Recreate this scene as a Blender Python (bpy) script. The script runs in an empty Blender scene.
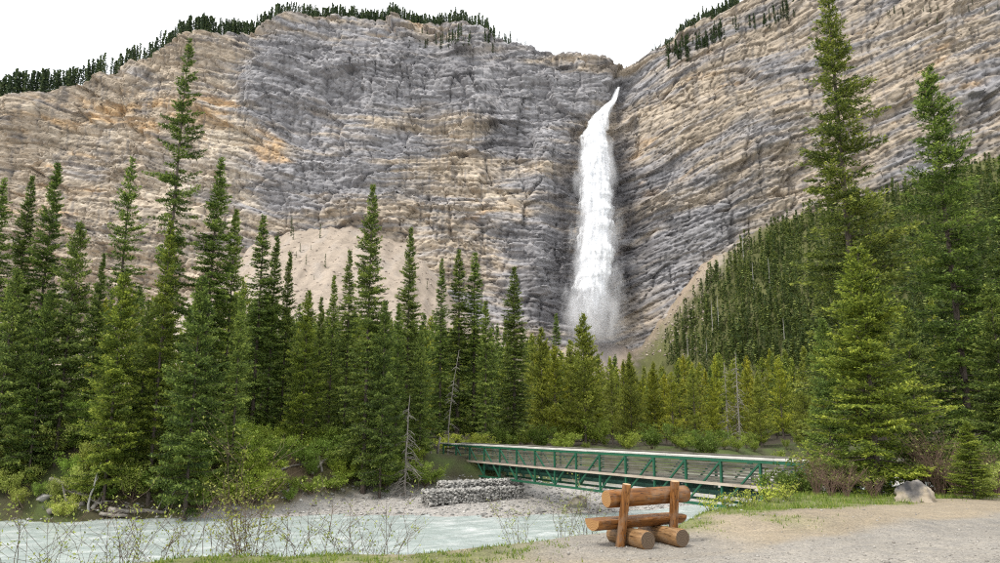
import bpy, math, random
import numpy as np
from mathutils import Vector, Matrix
R = math.radians
rng = np.random.default_rng(7)
random.seed(7)
scene = bpy.context.scene
C = scene.collection

# ------------------------------------------------------------------ camera
FPX, HORIZON, CAMZ = 755.0, 425.0, 1.75
PITCH = math.atan((HORIZON - 281.5) / FPX)
cam = bpy.data.cameras.new('camera'); cam.sensor_width = 36; cam.lens = 36 * FPX / 1000
cam.clip_end = 6000; cam.clip_start = 0.1
camo = bpy.data.objects.new('camera', cam); C.objects.link(camo)
camo.location = (0, 0, CAMZ); camo.rotation_euler = (math.pi / 2 + PITCH, 0, 0)
scene.camera = camo

# ------------------------------------------------------------------ sky, sun, exposure
SUN_EL, SUN_AZ = 54, 232            # soft sun behind the clouds, behind the camera and to its left
world = bpy.data.worlds.new('World'); scene.world = world; world.use_nodes = True
nt = world.node_tree; nt.nodes.clear()
wo = nt.nodes.new('ShaderNodeOutputWorld'); bg = nt.nodes.new('ShaderNodeBackground')
sky = nt.nodes.new('ShaderNodeTexSky'); sky.sky_type = 'NISHITA'; sky.sun_disc = False
sky.sun_elevation = R(SUN_EL); sky.sun_rotation = R(SUN_AZ); sky.altitude = 1500
tc = nt.nodes.new('ShaderNodeTexCoord'); nz = nt.nodes.new('ShaderNodeTexNoise')
nz.inputs['Scale'].default_value = 2.2; nz.inputs['Detail'].default_value = 5
nt.links.new(tc.outputs['Generated'], nz.inputs['Vector'])
rp = nt.nodes.new('ShaderNodeValToRGB')
rp.color_ramp.elements[0].position = 0.3; rp.color_ramp.elements[0].color = (9.2, 9.5, 9.9, 1)
rp.color_ramp.elements[1].position = 0.7; rp.color_ramp.elements[1].color = (10.6, 10.6, 10.6, 1)
nt.links.new(nz.outputs['Fac'], rp.inputs['Fac'])
mx = nt.nodes.new('ShaderNodeMixRGB'); mx.inputs['Fac'].default_value = 0.93
nt.links.new(sky.outputs['Color'], mx.inputs['Color1']); nt.links.new(rp.outputs['Color'], mx.inputs['Color2'])
nt.links.new(mx.outputs['Color'], bg.inputs['Color']); bg.inputs['Strength'].default_value = 0.078
nt.links.new(bg.outputs['Background'], wo.inputs['Surface'])
sl = bpy.data.lights.new('sun', 'SUN'); sl.energy = 1.5; sl.angle = R(11); sl.color = (1, 0.95, 0.87)
so = bpy.data.objects.new('sun', sl); C.objects.link(so)
_a = R(SUN_AZ)
_d = Vector((math.sin(_a) * math.cos(R(SUN_EL)), math.cos(_a) * math.cos(R(SUN_EL)), math.sin(R(SUN_EL))))
so.rotation_euler = (-_d).to_track_quat('-Z', 'Y').to_euler()
vs = scene.view_settings
vs.view_transform = 'Standard'; vs.look = 'None'; vs.gamma = 1; vs.use_curve_mapping = False
vs.exposure = 1.0
scene.render.engine = 'CYCLES'
cy = scene.cycles
cy.use_denoising = False; cy.filter_width = 1.15; cy.use_adaptive_sampling = False; cy.denoiser = 'OPENIMAGEDENOISE'; cy.denoising_input_passes = 'RGB_ALBEDO_NORMAL'; cy.denoising_prefilter = 'ACCURATE'
cy.max_bounces = 7; cy.diffuse_bounces = 5; cy.glossy_bounces = 2; cy.transmission_bounces = 3
cy.transparent_max_bounces = 12; cy.volume_bounces = 3
cy.volume_step_rate = 1.0

# ------------------------------------------------------------------ pixel and noise helpers
_cp, _sp = math.cos(PITCH), math.sin(PITCH)
def ray(u, v):
    a, b = (u - 500) / FPX, (281.5 - v) / FPX
    return np.array((a, _cp - b * _sp, _sp + b * _cp))
def at(u, v, Y):
    d = ray(u, v); return np.array((0, 0, CAMZ)) + d * (Y / d[1])
def onz(u, v, z=0.0):
    d = ray(u, v); return np.array((0, 0, CAMZ)) + d * ((z - CAMZ) / d[2])
def hash2(xi, yi, seed):
    h = (xi.astype(np.int64) * 374761393 + yi.astype(np.int64) * 668265263 + int(seed) * 974711) & 0xffffffff
    h = ((h ^ (h >> 13)) * 1274126177) & 0xffffffff
    h = ((h ^ (h >> 16)) * 2246822519) & 0xffffffff
    return (h ^ (h >> 15)) & 0xffffffff
def h01(xi, yi, seed): return hash2(xi, yi, seed) / 4294967296.0
def pn(x, y, seed=0):
    x = np.asarray(x, float); y = np.asarray(y, float)
    x, y = np.broadcast_arrays(x, y)
    xi = np.floor(x); yi = np.floor(y); fx = x - xi; fy = y - yi
    def g(ix, iy, dx, dy):
        a = h01(ix, iy, seed) * 2 * np.pi
        return np.cos(a) * dx + np.sin(a) * dy
    ux = fx * fx * fx * (fx * (fx * 6 - 15) + 10); uy = fy * fy * fy * (fy * (fy * 6 - 15) + 10)
    n0 = g(xi, yi, fx, fy) * (1 - ux) + g(xi + 1, yi, fx - 1, fy) * ux
    n1 = g(xi, yi + 1, fx, fy - 1) * (1 - ux) + g(xi + 1, yi + 1, fx - 1, fy - 1) * ux
    return (n0 * (1 - uy) + n1 * uy) * 1.5
def fbm(x, y, seed=0, oct=4, gain=0.5):
    r = 0; a = 1.0; t = 0
    for k in range(oct):
        r = r + a * pn(np.asarray(x) * 2 ** k, np.asarray(y) * 2 ** k, seed + k * 13); t += a; a *= gain
    return r / t * 1.4
def facet(x, y, seed, tilt=1.2):
    """broken rock: jittered cells, each a flat face with its own offset and tilt"""
    xi = np.floor(x); yi = np.floor(y); best = np.full(x.shape, 1e9); sec = best.copy(); bx = xi.copy(); by = yi.copy(); ddx = np.zeros(x.shape); ddy = np.zeros(x.shape)
    for a in (-1, 0, 1):
        for b in (-1, 0, 1):
            cx = xi + a; cy_ = yi + b; hh = hash2(cx, cy_, seed); dx = x - cx - (hh & 0xffff) / 65536.0; dy = y - cy_ - (hh >> 16) / 65536.0; d2 = dx * dx + dy * dy
            k = d2 < best; sec = np.where(k, best, np.minimum(sec, d2)); best = np.where(k, d2, best); bx = np.where(k, cx, bx); by = np.where(k, cy_, by); ddx = np.where(k, dx, ddx); ddy = np.where(k, dy, ddy)
    h1 = hash2(bx, by, seed + 2); h2 = hash2(bx, by, seed + 3)
    return (h1 & 0xffff) / 65536.0 - 0.5 + tilt * (((h1 >> 16) / 65536.0 - 0.5) * ddx + ((h2 & 0xffff) / 65536.0 - 0.35) * ddy), (h2 >> 16) / 65536.0, np.sqrt(sec) - np.sqrt(best)
def sstep(a, b, x):
    t = np.clip((np.asarray(x, float) - a) / (b - a), 0, 1); return t * t * (3 - 2 * t)

# ------------------------------------------------------------------ object helpers
def mesh_np(name, V, F, mat=None, smooth=False, attrs=None, col=None, tri=False):
    """V (n,3); F (m,4) or (m,3) int arrays."""
    me = bpy.data.meshes.new(name)
    V = np.asarray(V, np.float32); F = np.asarray(F, np.int32); k = F.shape[1]
    me.vertices.add(len(V)); me.vertices.foreach_set('co', V.ravel())
    me.loops.add(F.size); me.loops.foreach_set('vertex_index', F.ravel())
    me.polygons.add(len(F)); me.polygons.foreach_set('loop_start', np.arange(0, F.size, k, dtype=np.int32))
    if smooth: me.polygons.foreach_set('use_smooth', np.ones(len(F), bool))
    me.update(calc_edges=True)
    if attrs:
        for n, a in attrs.items():
            at_ = me.attributes.new(n, 'FLOAT', 'POINT'); at_.data.foreach_set('value', np.asarray(a, np.float32))
    if col is not None:
        ca = me.attributes.new('Col', 'FLOAT_COLOR', 'POINT')
        cc = np.ones((len(V), 4), np.float32); cc[:, :3] = col; ca.data.foreach_set('color', cc.ravel())
    if mat: me.materials.append(mat)
    return me
def link(name, me, parent=None, loc=(0, 0, 0), rot=(0, 0, 0), sc=(1, 1, 1)):
    o = bpy.data.objects.new(name, me); C.objects.link(o)
    o.location = loc; o.rotation_euler = rot; o.scale = sc
    if parent: o.parent = parent
    return o
def tag(o, label=None, cat=None, group=None, kind=None):
    if label: o['label'] = label
    if cat: o['category'] = cat
    if group: o['group'] = group
    if kind: o['kind'] = kind
    return o
def thing(name, label, cat, loc=(0, 0, 0), rz=0, group=None, sc=(1, 1, 1)):
    return tag(link(name, None, None, loc, (0, 0, rz), sc), label, cat, group)
class MB:
    """collects quads/tris shapes into one mesh"""
    def __init__(s): s.V = []; s.F = []
    def box(s, c, size, rot=None):
        b = len(s.V)
        for i in (-1, 1):
            for j in (-1, 1):
                for k in (-1, 1):
                    p = Vector((i * size[0] / 2, j * size[1] / 2, k * size[2] / 2))
                    if rot is not None: p = rot @ p
                    s.V.append(tuple(p + Vector(c)))
        s.F += [tuple(b + q for q in f) for f in ((0, 1, 3, 2), (4, 6, 7, 5), (0, 4, 5, 1), (2, 3, 7, 6), (0, 2, 6, 4), (1, 5, 7, 3))]
    def beam(s, a, b, w, h, up=(0, 0, 1)):
        a = Vector(a); b = Vector(b); d = b - a; L = d.length; x = d.normalized()
        y = Vector(up).cross(x)
        if y.length < 1e-4: y = Vector((0, 1, 0)).cross(x)
        y.normalize(); z = x.cross(y)
        s.box((a + b) / 2, (L, w, h), Matrix((x, y, z)).transposed())
    def tube(s, pts, rad, n=6, cap=True, wob=0.0):
        pts = [Vector(p) for p in pts]; b0 = len(s.V); m = len(pts)
        for i, p in enumerate(pts):
            t = (pts[min(i + 1, m - 1)] - pts[max(i - 1, 0)]).normalized()
            ax = Vector((0, 0, 1)) if abs(t.z) < 0.9 else Vector((1, 0, 0))
            u = t.cross(ax).normalized(); w = t.cross(u)
            r = rad[i] if hasattr(rad, '__len__') else rad
            for k in range(n):
                a = 2 * math.pi * k / n; rr = r * (1 + wob * random.uniform(-1, 1))
                s.V.append(tuple(p + (u * math.cos(a) + w * math.sin(a)) * rr))
        for i in range(m - 1):
            for k in range(n):
                a = b0 + i * n + k; c = b0 + i * n + (k + 1) % n
                s.F.append((a, c, c + n, a + n))
        if cap:
            for i in (0, m - 1):
                s.V.append(tuple(pts[i])); q = len(s.V) - 1
                for k in range(n):
                    a = b0 + i * n + k; c = b0 + i * n + (k + 1) % n
                    s.F.append((c, a, q) if i == 0 else (a, c, q))
    def mesh(s, name, mat, smooth=False):
        me = bpy.data.meshes.new(name); me.from_pydata(s.V, [], s.F); me.materials.append(mat)
        if smooth:
            me.polygons.foreach_set('use_smooth', np.ones(len(s.F), bool))
        me.update(); return me
def bevel(o, w=0.01, seg=2):
    m = o.modifiers.new('bevel', 'BEVEL'); m.width = w; m.segments = seg; m.limit_method = 'ANGLE'; return o

# ------------------------------------------------------------------ materials
def mat(name):
    m = bpy.data.materials.new(name); m.use_nodes = True
    n = m.node_tree; b = n.nodes['Principled BSDF']; b.inputs['Specular IOR Level'].default_value = 0.3
    b.inputs['Roughness'].default_value = 0.85
    return m, n, b
def N(n, t, **kw):
    o = n.nodes.new(t)
    for k, v in kw.items():
        if k in o.inputs: o.inputs[k].default_value = v
        else: setattr(o, k, v)
    return o
def noise(n, vec, scale, detail=4, rough=0.55):
    o = N(n, 'ShaderNodeTexNoise', Scale=scale, Detail=detail, Roughness=rough); n.links.new(vec, o.inputs['Vector']); return o.outputs['Fac']
def ramp(n, fac, stops):
    r = n.nodes.new('ShaderNodeValToRGB'); e = r.color_ramp.elements
    while len(e) < len(stops): e.new(0.5)
    for i, (p, c) in enumerate(stops): e[i].position = p; e[i].color = (*c, 1) if len(c) == 3 else c
    n.links.new(fac, r.inputs['Fac']); return r.outputs['Color']
def mul(n, a, b, fac=1.0, mode='MULTIPLY'):
    m = N(n, 'ShaderNodeMixRGB', blend_type=mode); m.inputs['Fac'].default_value = fac
    n.links.new(a, m.inputs['Color1']); n.links.new(b, m.inputs['Color2']); return m.outputs['Color']
def bump(n, b, h, strength=0.5, dist=0.1):
    o = N(n, 'ShaderNodeBump', Strength=strength, Distance=dist); n.links.new(h, o.inputs['Height']); n.links.new(o.outputs['Normal'], b.inputs['Normal'])
def objco(n, scale=(1, 1, 1)):
    t = n.nodes.new('ShaderNodeTexCoord')
    if scale == (1, 1, 1): return t.outputs['Object']
    m = N(n, 'ShaderNodeMapping'); m.inputs['Scale'].default_value = scale; n.links.new(t.outputs['Object'], m.inputs['Vector']); return m.outputs['Vector']
def simple(name, stops, scale=4, detail=5, rough=0.85, bmp=0.3, bdist=0.02, stretch=(1, 1, 1), spec=0.3, bscale=None):
    m, n, b = mat(name); co = objco(n, stretch); f = noise(n, co, scale, detail)
    n.links.new(ramp(n, f, stops), b.inputs['Base Color']); b.inputs['Roughness'].default_value = rough
    b.inputs['Specular IOR Level'].default_value = spec
    if bmp: bump(n, b, noise(n, co, bscale or scale * 3, detail), bmp, bdist)
    return m
def foliage(name, dark, light, tip, trans=0.35):
    m, n, b = mat(name)
    a = N(n, 'ShaderNodeAttribute', attribute_name='tint'); oi = n.nodes.new('ShaderNodeObjectInfo')
    c = ramp(n, a.outputs['Fac'], [(0.0, dark), (0.55, light), (1.0, tip)])
    v = N(n, 'ShaderNodeMapRange'); v.inputs['To Min'].default_value = 0.8; v.inputs['To Max'].default_value = 1.2
    n.links.new(oi.outputs['Random'], v.inputs['Value'])
    c = mul(n, c, oi.outputs['Color']); c = mul(n, c, v.outputs['Result'])
    n.links.new(c, b.inputs['Base Color']); b.inputs['Roughness'].default_value = 0.6; b.inputs['Specular IOR Level'].default_value = 0.25
    tr = n.nodes.new('ShaderNodeBsdfTranslucent'); n.links.new(c, tr.inputs['Color'])
    ms = N(n, 'ShaderNodeMixShader'); ms.inputs['Fac'].default_value = trans
    n.links.new(b.outputs['BSDF'], ms.inputs[1]); n.links.new(tr.outputs['BSDF'], ms.inputs[2])
    n.links.new(ms.outputs['Shader'], n.nodes['Material Output'].inputs['Surface'])
    return m
M = {}
M['needle'] = foliage('spruce_needles', (0.045, 0.076, 0.024), (0.178, 0.242, 0.056), (0.36, 0.42, 0.1))
M['pine'] = foliage('pine_needles', (0.08, 0.105, 0.02), (0.23, 0.27, 0.042), (0.38, 0.4, 0.085))
M['far'] = foliage('distant_needles', (0.04, 0.066, 0.03), (0.115, 0.16, 0.055), (0.2, 0.24, 0.075))
M['willow'] = foliage('willow_leaves', (0.12, 0.17, 0.028), (0.31, 0.38, 0.085), (0.5, 0.54, 0.2), 0.4)
M['grass'] = foliage('grass_blades', (0.07, 0.125, 0.018), (0.17, 0.25, 0.035), (0.36, 0.36, 0.1), 0.3)
M['bark'] = simple('bark', [(0.3, (0.045, 0.036, 0.03)), (0.7, (0.15, 0.12, 0.1))], 6, 5, 0.95, 0.6, 0.03, (3, 3, 0.8))
M['twig'] = simple('twig_bark', [(0.3, (0.07, 0.05, 0.035)), (0.7, (0.17, 0.125, 0.09))], 5, 3, 0.9, 0)
M['deadwood'] = simple('weathered_deadwood', [(0.3, (0.14, 0.125, 0.11)), (0.7, (0.36, 0.33, 0.29))], 6, 5, 0.9, 0.5, 0.02, (1, 1, 1))
M['snag'] = simple('bleached_snag', [(0.3, (0.3, 0.29, 0.27)), (0.7, (0.5, 0.48, 0.45))], 0.6, 4, 0.9, 0)

# ------------------------------------------------------------------ terrain
RO = np.array((12.0, 28.0)); RS = np.array((0.863, 0.505)); RW = np.array((-0.505, 0.863))
WATER_Z = -3.3
def sw(x, y):
    dx = np.asarray(x) - RO[0]; dy = np.asarray(y) - RO[1]
    return dx * RS[0] + dy * RS[1], dx * RW[0] + dy * RW[1]
def far_edge(s):
    return np.interp(s, [-200, -60, -28, -23, -12, -2, 3, 10, 60, 300], [70, 48, 32.9, 30.2, 26.4, 20.6, 19.4, 19, 26, 60]) + 0.8 * pn(np.asarray(s) / 4, 0.5, 3)
def near_top(s): return np.interp(s, [-60, -24, -19.6, -16.8, -13.8, -11, -7.7, -3, 20], [-6.5, -6.6, -8.2, -7.9, -7.2, -6.0, -4.4, -1.3, -0.6])
def height(x, y):
    x = np.asarray(x, float); y = np.asarray(y, float); s, w = sw(x, y)
    near = 0.05 * pn(x / 3, y / 3, 5) + 0.02 * pn(x, y, 6) - 0.6 * sstep(18, 28, y) * sstep(-20, 8, x)
    near = near + 0.16 * np.exp(-((x - 6.0) ** 2 / 5 + (y - 14.6) ** 2 / 2.0))
    wt = near_top(s) + 0.35 * pn(s / 2, 2.5, 8)
    bot = -4.3
    t = np.clip((w - wt) / np.interp(s, [-9, -3], [9.0, 5.0]), 0, 1); t = 0.5 * t * (2 - t) + 0.5 * sstep(0, 1, t)
    zn = near * (1 - t) + bot * t
    fe = far_edge(s); d = w - fe
    barw = np.interp(s, [-60, -23, -17, -12, -4, 40], [-0.6, -0.6, 0.2, 1.8, 9.0, 8.0])
    hb = np.interp(s, [-60, -30, -24, -14, -4, 60], [6.4, 5.6, 4.6, 3.0, 2.1, 2.1])
    zbar = WATER_Z + 0.06 + 0.55 * sstep(0, 9, d) + 0.05 * pn(x / 1.5, y / 1.5, 11)
    dd = d - barw
    bank = hb * sstep(-1.0, np.interp(s, [-28, -4], [8.0, 4.0]), dd) + 0.015 * np.clip(dd, 0, None) + 0.5 * fbm(x / 7, y / 7, 12, 3) * sstep(0, 4, dd)
    zf = np.where(d < 0, WATER_Z + 0.06 - 1.0 * sstep(0, 5, -d), zbar + bank)
    m = sstep(8.5, 11.5, w)
    z = zn * (1 - m) + zf * m
    far = sstep(90, 420, y)
    return z + far * (0.03 * np.clip(y - 90, 0, 600) + 4 * fbm(x / 60, y / 60, 21, 3))
def gz(x, y): return float(height(np.array([x]), np.array([y]))[0])

def path_mask(x, y):
    e = 11.05 + (x - 2.9) * 0.645 + 0.35 * pn(x / 1.3, y / 1.3, 31) + 0.12 * pn(x * 2.2, y * 2.2, 32)
    road = sstep(0.35, -0.35, y - e)
    bench_pad = np.exp(-(((x - 2.0) / 1.9) ** 2 + ((y - 11.7) / 1.5) ** 2) ** 2)
    left = sstep(-1.6, 0.6, x + 0.9 * (y - 10.4) * -0.4 + 0.5 * pn(x, y, 33))
    right_track = sstep(0.8, 0.0, np.abs(y - 21.5 + 0.1 * (x - 15)) - 1.0) * sstep(11, 13, x)
    return np.clip(np.maximum(np.maximum(road, bench_pad) * left, right_track), 0, 1)
def ground_cols(x, y, z):
    s, w = sw(x, y); n1 = fbm(x / 2.5, y / 2.5, 41, 4); n2 = fbm(x / 0.5, y / 0.5, 42, 3); n3 = fbm(x / 9, y / 9, 43, 3)
    c = lambda r, g, b: np.array((r, g, b))[None, :]
    gravel = c(.29, .268, .235) * (1 + 0.14 * n1 + 0.1 * n2 + 0.22 * n3)[:, None]
    dirt = c(.315, .262, .19) * (1 + 0.16 * n1 + 0.12 * n2)[:, None]
    grass = c(.13, .165, .045) * (1 + 0.3 * n1 + 0.2 * n2)[:, None]
    straw = c(.30, .25, .13)
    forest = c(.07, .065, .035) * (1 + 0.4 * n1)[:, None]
    moss = c(.08, .11, .03)
    bar = c(.39, .37, .345) * (1 + 0.12 * n1 + 0.1 * n2)[:, None]
    col = dirt.copy()
    gm = np.clip(grass_mask(x, y), 0, 1)[:, None]
    col = col * (1 - gm) + (grass * (0.75 + 0.25 * n2)[:, None] + straw * 0.2) * gm
    pm = path_mask(x, y)[:, None]; col = col * (1 - pm) + gravel * pm
    wt = near_top(s); bank = sstep(0, 1.2, w - wt)[:, None] * 0.85
    bcol = dirt * 0.45 + grass * 0.45; col = col * (1 - bank) + bcol * bank
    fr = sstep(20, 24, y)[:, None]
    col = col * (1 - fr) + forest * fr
    fe = far_edge(s); m = sstep(8.5, 11.5, w)[:, None]
    barw = np.interp(s, [-60, -23, -17, -12, -4, 40], [-0.6, -0.6, 0.2, 1.8, 9.0, 8.0])
    f2 = sstep(-0.6, 0.8, w - fe - barw + 0.8 * n1 + 1.6 * sstep(-15, -20, s))[:, None]
    k = sstep(-0.15, 0.25, n1)[:, None]
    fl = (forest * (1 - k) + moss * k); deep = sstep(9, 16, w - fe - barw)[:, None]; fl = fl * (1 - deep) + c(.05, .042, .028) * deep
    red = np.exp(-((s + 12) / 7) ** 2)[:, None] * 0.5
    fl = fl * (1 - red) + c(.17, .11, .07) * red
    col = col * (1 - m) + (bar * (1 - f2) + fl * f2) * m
    return np.clip(col, 0.01, 0.9)
def grass_mask(x, y):
    s, w = sw(x, y); n = fbm(x / 1.2, y / 1.2, 51, 4)
    g1 = np.exp(-((w - near_top(s) + 0.1 + 0.2 * n) / 0.75) ** 2) * sstep(-12, -15, s) * sstep(-0.35, 0.2, n + 0.15)   # strip along the bank top
    g1 = np.maximum(g1, sstep(-1.2, -2.6, x - 0.25 * (y - 10)) * sstep(-0.5, 0.1, n) * 0.9)
    e = 15.2 + (x - 5.5) * 0.62
    g2 = sstep(-0.25, 0.7, y - e + 0.8 * n) * sstep(2.4, 3.6, x)
    g3 = np.exp(-(((x - 4.3) / 1.0) ** 2 + ((y - 14.2) / 0.8) ** 2)) * sstep(-0.2, 0.3, n)
    return np.clip(np.maximum(np.maximum(g1, g2), g3), 0, 1) * (1 - path_mask(x, y))

def grid_faces(nx, ny):
    i = np.arange(nx * ny).reshape(ny, nx)
    return np.stack([i[:-1, :-1].ravel(), i[:-1, 1:].ravel(), i[1:, 1:].ravel(), i[1:, :-1].ravel()], 1)

def ground_material():
    m, n, b = mat('ground'); co = objco(n)
    a = N(n, 'ShaderNodeAttribute', attribute_name='Col')
    f1 = noise(n, co, 28, 4, 0.7); f2 = noise(n, co, 3.5, 5, 0.6)
    vo = N(n, 'ShaderNodeTexVoronoi', Scale=38); n.links.new(co, vo.inputs['Vector'])
    c = mul(n, a.outputs['Color'], ramp(n, f1, [(0.3, (0.66, 0.66, 0.66)), (0.7, (1.3, 1.3, 1.3))]))
    c = mul(n, c, ramp(n, f2, [(0.3, (0.85, 0.86, 0.88)), (0.7, (1.12, 1.1, 1.06))]))
    sep = n.nodes.new('ShaderNodeSeparateColor'); n.links.new(vo.outputs['Color'], sep.inputs['Color'])
    c = mul(n, c, ramp(n, sep.outputs['Red'], [(0.0, (0.85, 0.845, 0.84)), (1.0, (1.12, 1.12, 1.125))]))
    n.links.new(c, b.inputs['Base Color']); b.inputs['Roughness'].default_value = 0.95
    mm = N(n, 'ShaderNodeMath', operation='SUBTRACT'); n.links.new(f1, mm.inputs[0]); n.links.new(vo.outputs['Distance'], mm.inputs[1])
    bump(n, b, mm.outputs['Value'], 0.55, 0.03)
    return m
NG = 330
t = np.linspace(-1, 1, NG); gx = 2 + 4.3 * np.sinh(6.3 * t)
t = np.linspace(-0.6, 1.0, NG); gy = 14 + 4.3 * np.sinh(6.3 * t)
X, Y = np.meshgrid(gx, gy); X = X.ravel(); Y = Y.ravel(); Z = height(X, Y)
gnd = link('ground', mesh_np('ground', np.stack([X, Y, Z], 1), grid_faces(NG, NG), ground_material(), True, col=ground_cols(X, Y, Z)))
tag(gnd, 'gravel path, sandy clearing, river banks and forest floor', None, None, 'structure')

# ------------------------------------------------------------------ river
def river_material():
    m, n, b = mat('river_water'); co = objco(n)
    at_ = N(n, 'ShaderNodeAttribute', attribute_name='foam')
    f = noise(n, co, 1.6, 6, 0.65)
    ad = N(n, 'ShaderNodeMath', operation='ADD'); n.links.new(at_.outputs['Fac'], ad.inputs[0]); n.links.new(f, ad.inputs[1])
    c = ramp(n, ad.outputs['Value'], [(0.42, (0.36, 0.415, 0.395)), (0.6, (0.46, 0.51, 0.49)), (0.85, (0.68, 0.7, 0.69))])
    n.links.new(c, b.inputs['Base Color']); b.inputs['Roughness'].default_value = 0.28; b.inputs['Specular IOR Level'].default_value = 0.5
    bump(n, b, noise(n, co, 3.0, 5, 0.6), 0.35, 0.15)
    return m
ss = np.concatenate([np.linspace(-160, -42, 40), np.linspace(-41.8, 12, 230), np.linspace(13, 220, 60)])
ww = np.linspace(-7, 44, 160)
S_, W_ = np.meshgrid(ss, ww); S_ = S_.ravel(); W_ = W_.ravel()
rip = 0.09 * fbm(S_ / 4.5, W_ / 1.3, 61, 4) + 0.035 * pn(S_ / 1.6, W_ / 0.5, 62)
XY = RO[None] + S_[:, None] * RS[None] + W_[:, None] * RW[None]
foam = 0.20 * np.clip(fbm(S_ / 2.4, W_ / 0.7, 63, 4) * 1.6, -0.4, 1)
riv = link('river', mesh_np('river', np.column_stack([XY, WATER_Z + rip]), grid_faces(len(ss), len(ww)), river_material(), True, {'foam': foam}))
tag(riv, 'milky pale turquoise glacial river with small riffles', None, None, 'structure')

# ------------------------------------------------------------------ mountain wall
LEAN = 0.22
def cliff_y0(x):
    x = np.asarray(x, float)
    return 640 - 0.34 * np.clip(x - 118, 0, None) - 0.10 * np.clip(-x - 150, 0, None)
def cliff_at(u, v):
    Yv = 700.0
    for _ in range(12):
        p = at(u, v, Yv); Yv = float(cliff_y0(p[0])) + LEAN * p[2]
    return at(u, v, Yv)
sky_px = [(-260, 150), (-120, 122), (0, 99), (50, 87), (100, 67), (150, 49), (200, 36), (250, 32), (280, 21), (300, 16), (340, 14), (375, 13), (420, 16), (455, 15), (480, 22), (505, 42), (530, 47),
          (560, 52), (590, 55), (612, 58), (624, 64), (640, 55), (660, 42), (690, 27), (715, 14), (760, -10), (850, -45), (1000, -90), (1250, -130)]
rim = np.array([cliff_at(u, v) for u, v in sky_px])
def rim_z(x): return np.interp(x, rim[:, 0], rim[:, 2])
# falls centre line, from the photograph's pixels onto the wall
falls_px = [(619.5, 84, 2.4), (614, 99, 3.6), (606, 109, 7), (601, 116, 10), (594, 138, 14.5), (594, 180, 17.5), (596, 220, 18), (593.5, 260, 19), (591, 300, 19), (589, 318, 20), (588.5, 327, 20)]
fz = []; 
for u, v, hw in falls_px:
    p = cliff_at(u, v); fz.append((p[2], p[0], hw * p[1] / FPX))
fz = np.array(sorted(fz))
def falls_c(z): return np.interp(z, fz[:, 0], fz[:, 1])
def falls_w(z): return np.interp(z, fz[:, 0], fz[:, 2])
def strata(x, z):
    return z + 0.16 * np.minimum(x + 110, 0) - 0.34 * np.clip(x - 100, 0, None) + 0.00022 * np.clip(x + 20, -150, 150) ** 2
def cliff_disp(x, z):
    S = strata(x, z) + 9 * fbm(x / 130, z / 110, 101, 3) + 0.5 * pn(x / 16, z / 9, 104) + 0.35 * pn(x / 3, z / 3, 105)
    xw = x + 2.0 * pn(x / 14, z / 18, 106) + 0.5 * pn(x / 3, z / 3, 107) + 0.18 * z
    d = 18 * fbm(x / 170, z / 210, 110, 3) + 5 * fbm(x / 50, z / 80, 114, 3)
    rough = 0.45 + 1.1 * np.clip(fbm(x / 75, z / 55, 120, 3) + 0.3, 0, 1.1)
    f0 = facet(xw / 60, S / 30, 500); f1 = facet(xw / 20, S / 11, 510); f2 = facet(xw / 8, S / 4.6, 520); f3 = facet(xw / 3.4, S / 2.2, 530)
    right = sstep(110, 190, x); rough = rough * (1 + 0.15 * right)
    d = d + 10 * f0[0] + rough * (2.8 * f1[0] + 1.0 * f2[0] + 0.4 * f3[0])
    jm = np.clip(0.3 + 1.6 * fbm(x / 40, z / 30, 540, 3), 0, 1)
    d = d - 4.5 * np.clip(1 - f1[2] / 0.055, 0, 1) * jm - 2.6 * np.clip(1 - f2[2] / 0.11, 0, 1) * np.clip(1.1 - jm, 0.15, 1) - 4.0 * np.clip(1 - f0[2] / 0.022, 0, 1)
    for P, A, sd in ((52, 7.0, 1), (19, 3.2, 2), (7.0, 0.8, 3), (3.3, 0.35, 4)):
        q = S / P + 0.4 * pn(S / P * 0.7, x / (P * 14), 130 + sd) + 0.35 * (f1[0] if P > 10 else f2[0])
        fr = q - np.floor(q); lay = h01(np.floor(q), np.zeros_like(q) + sd, 150) - 0.5
        am = np.clip(0.75 + 1.1 * pn(x / (P * 4), np.floor(q) * 0.37 + z / (P * 8), 140 + sd), 0.1, 1.6)
        d = d + A * am * (1 - 0.45 * right) * (fr - 0.5 + 1.0 * lay)
    for P, dep, sd in ((11.0, 2.6, 1), (4.6, 1.5, 2)):
        q = S / P + 0.15 * pn(x / 60, S / P, 180 + sd); fr = q - np.floor(q); on = np.clip(2.2 * pn(x / (P * 5), np.floor(q) * 1.7, 185 + sd) + 0.25, 0, 1)
        d = d - dep * on * (fr < 0.14)
    cr = np.abs(pn(x / 26 + 0.2 * pn(x / 20, z / 20, 161), z / 110, 160)); d = d - 5.5 * np.clip(1 - cr / 0.045, 0, 1) * rough
    cr2 = np.abs(pn(x / 9 + 0.2 * pn(x / 9, z / 9, 163), z / 28 + S * 0.004, 162)); d = d - 2.4 * np.clip(1 - cr2 / 0.07, 0, 1) * rough
    # recess behind the falls with a shoulder to either side
    fc = falls_c(z); fw = falls_w(z)
    lo = sstep(420, 300, z)
    d = d - (10 + 12 * lo) * np.exp(-((x - fc - 6) / (fw * 1.2 + 14)) ** 2) * sstep(rim_z(x) + 5, rim_z(x) - 25, z)
    d = d + 9 * np.exp(-((x - fc + fw + 34) / 14) ** 2) * sstep(330, 250, z)
    return d
def cliff_point(x, z):
    x = np.atleast_1d(np.asarray(x, float)); z = np.atleast_1d(np.asarray(z, float))
    return cliff_y0(x) + LEAN * z - cliff_disp(x, z)
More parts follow.
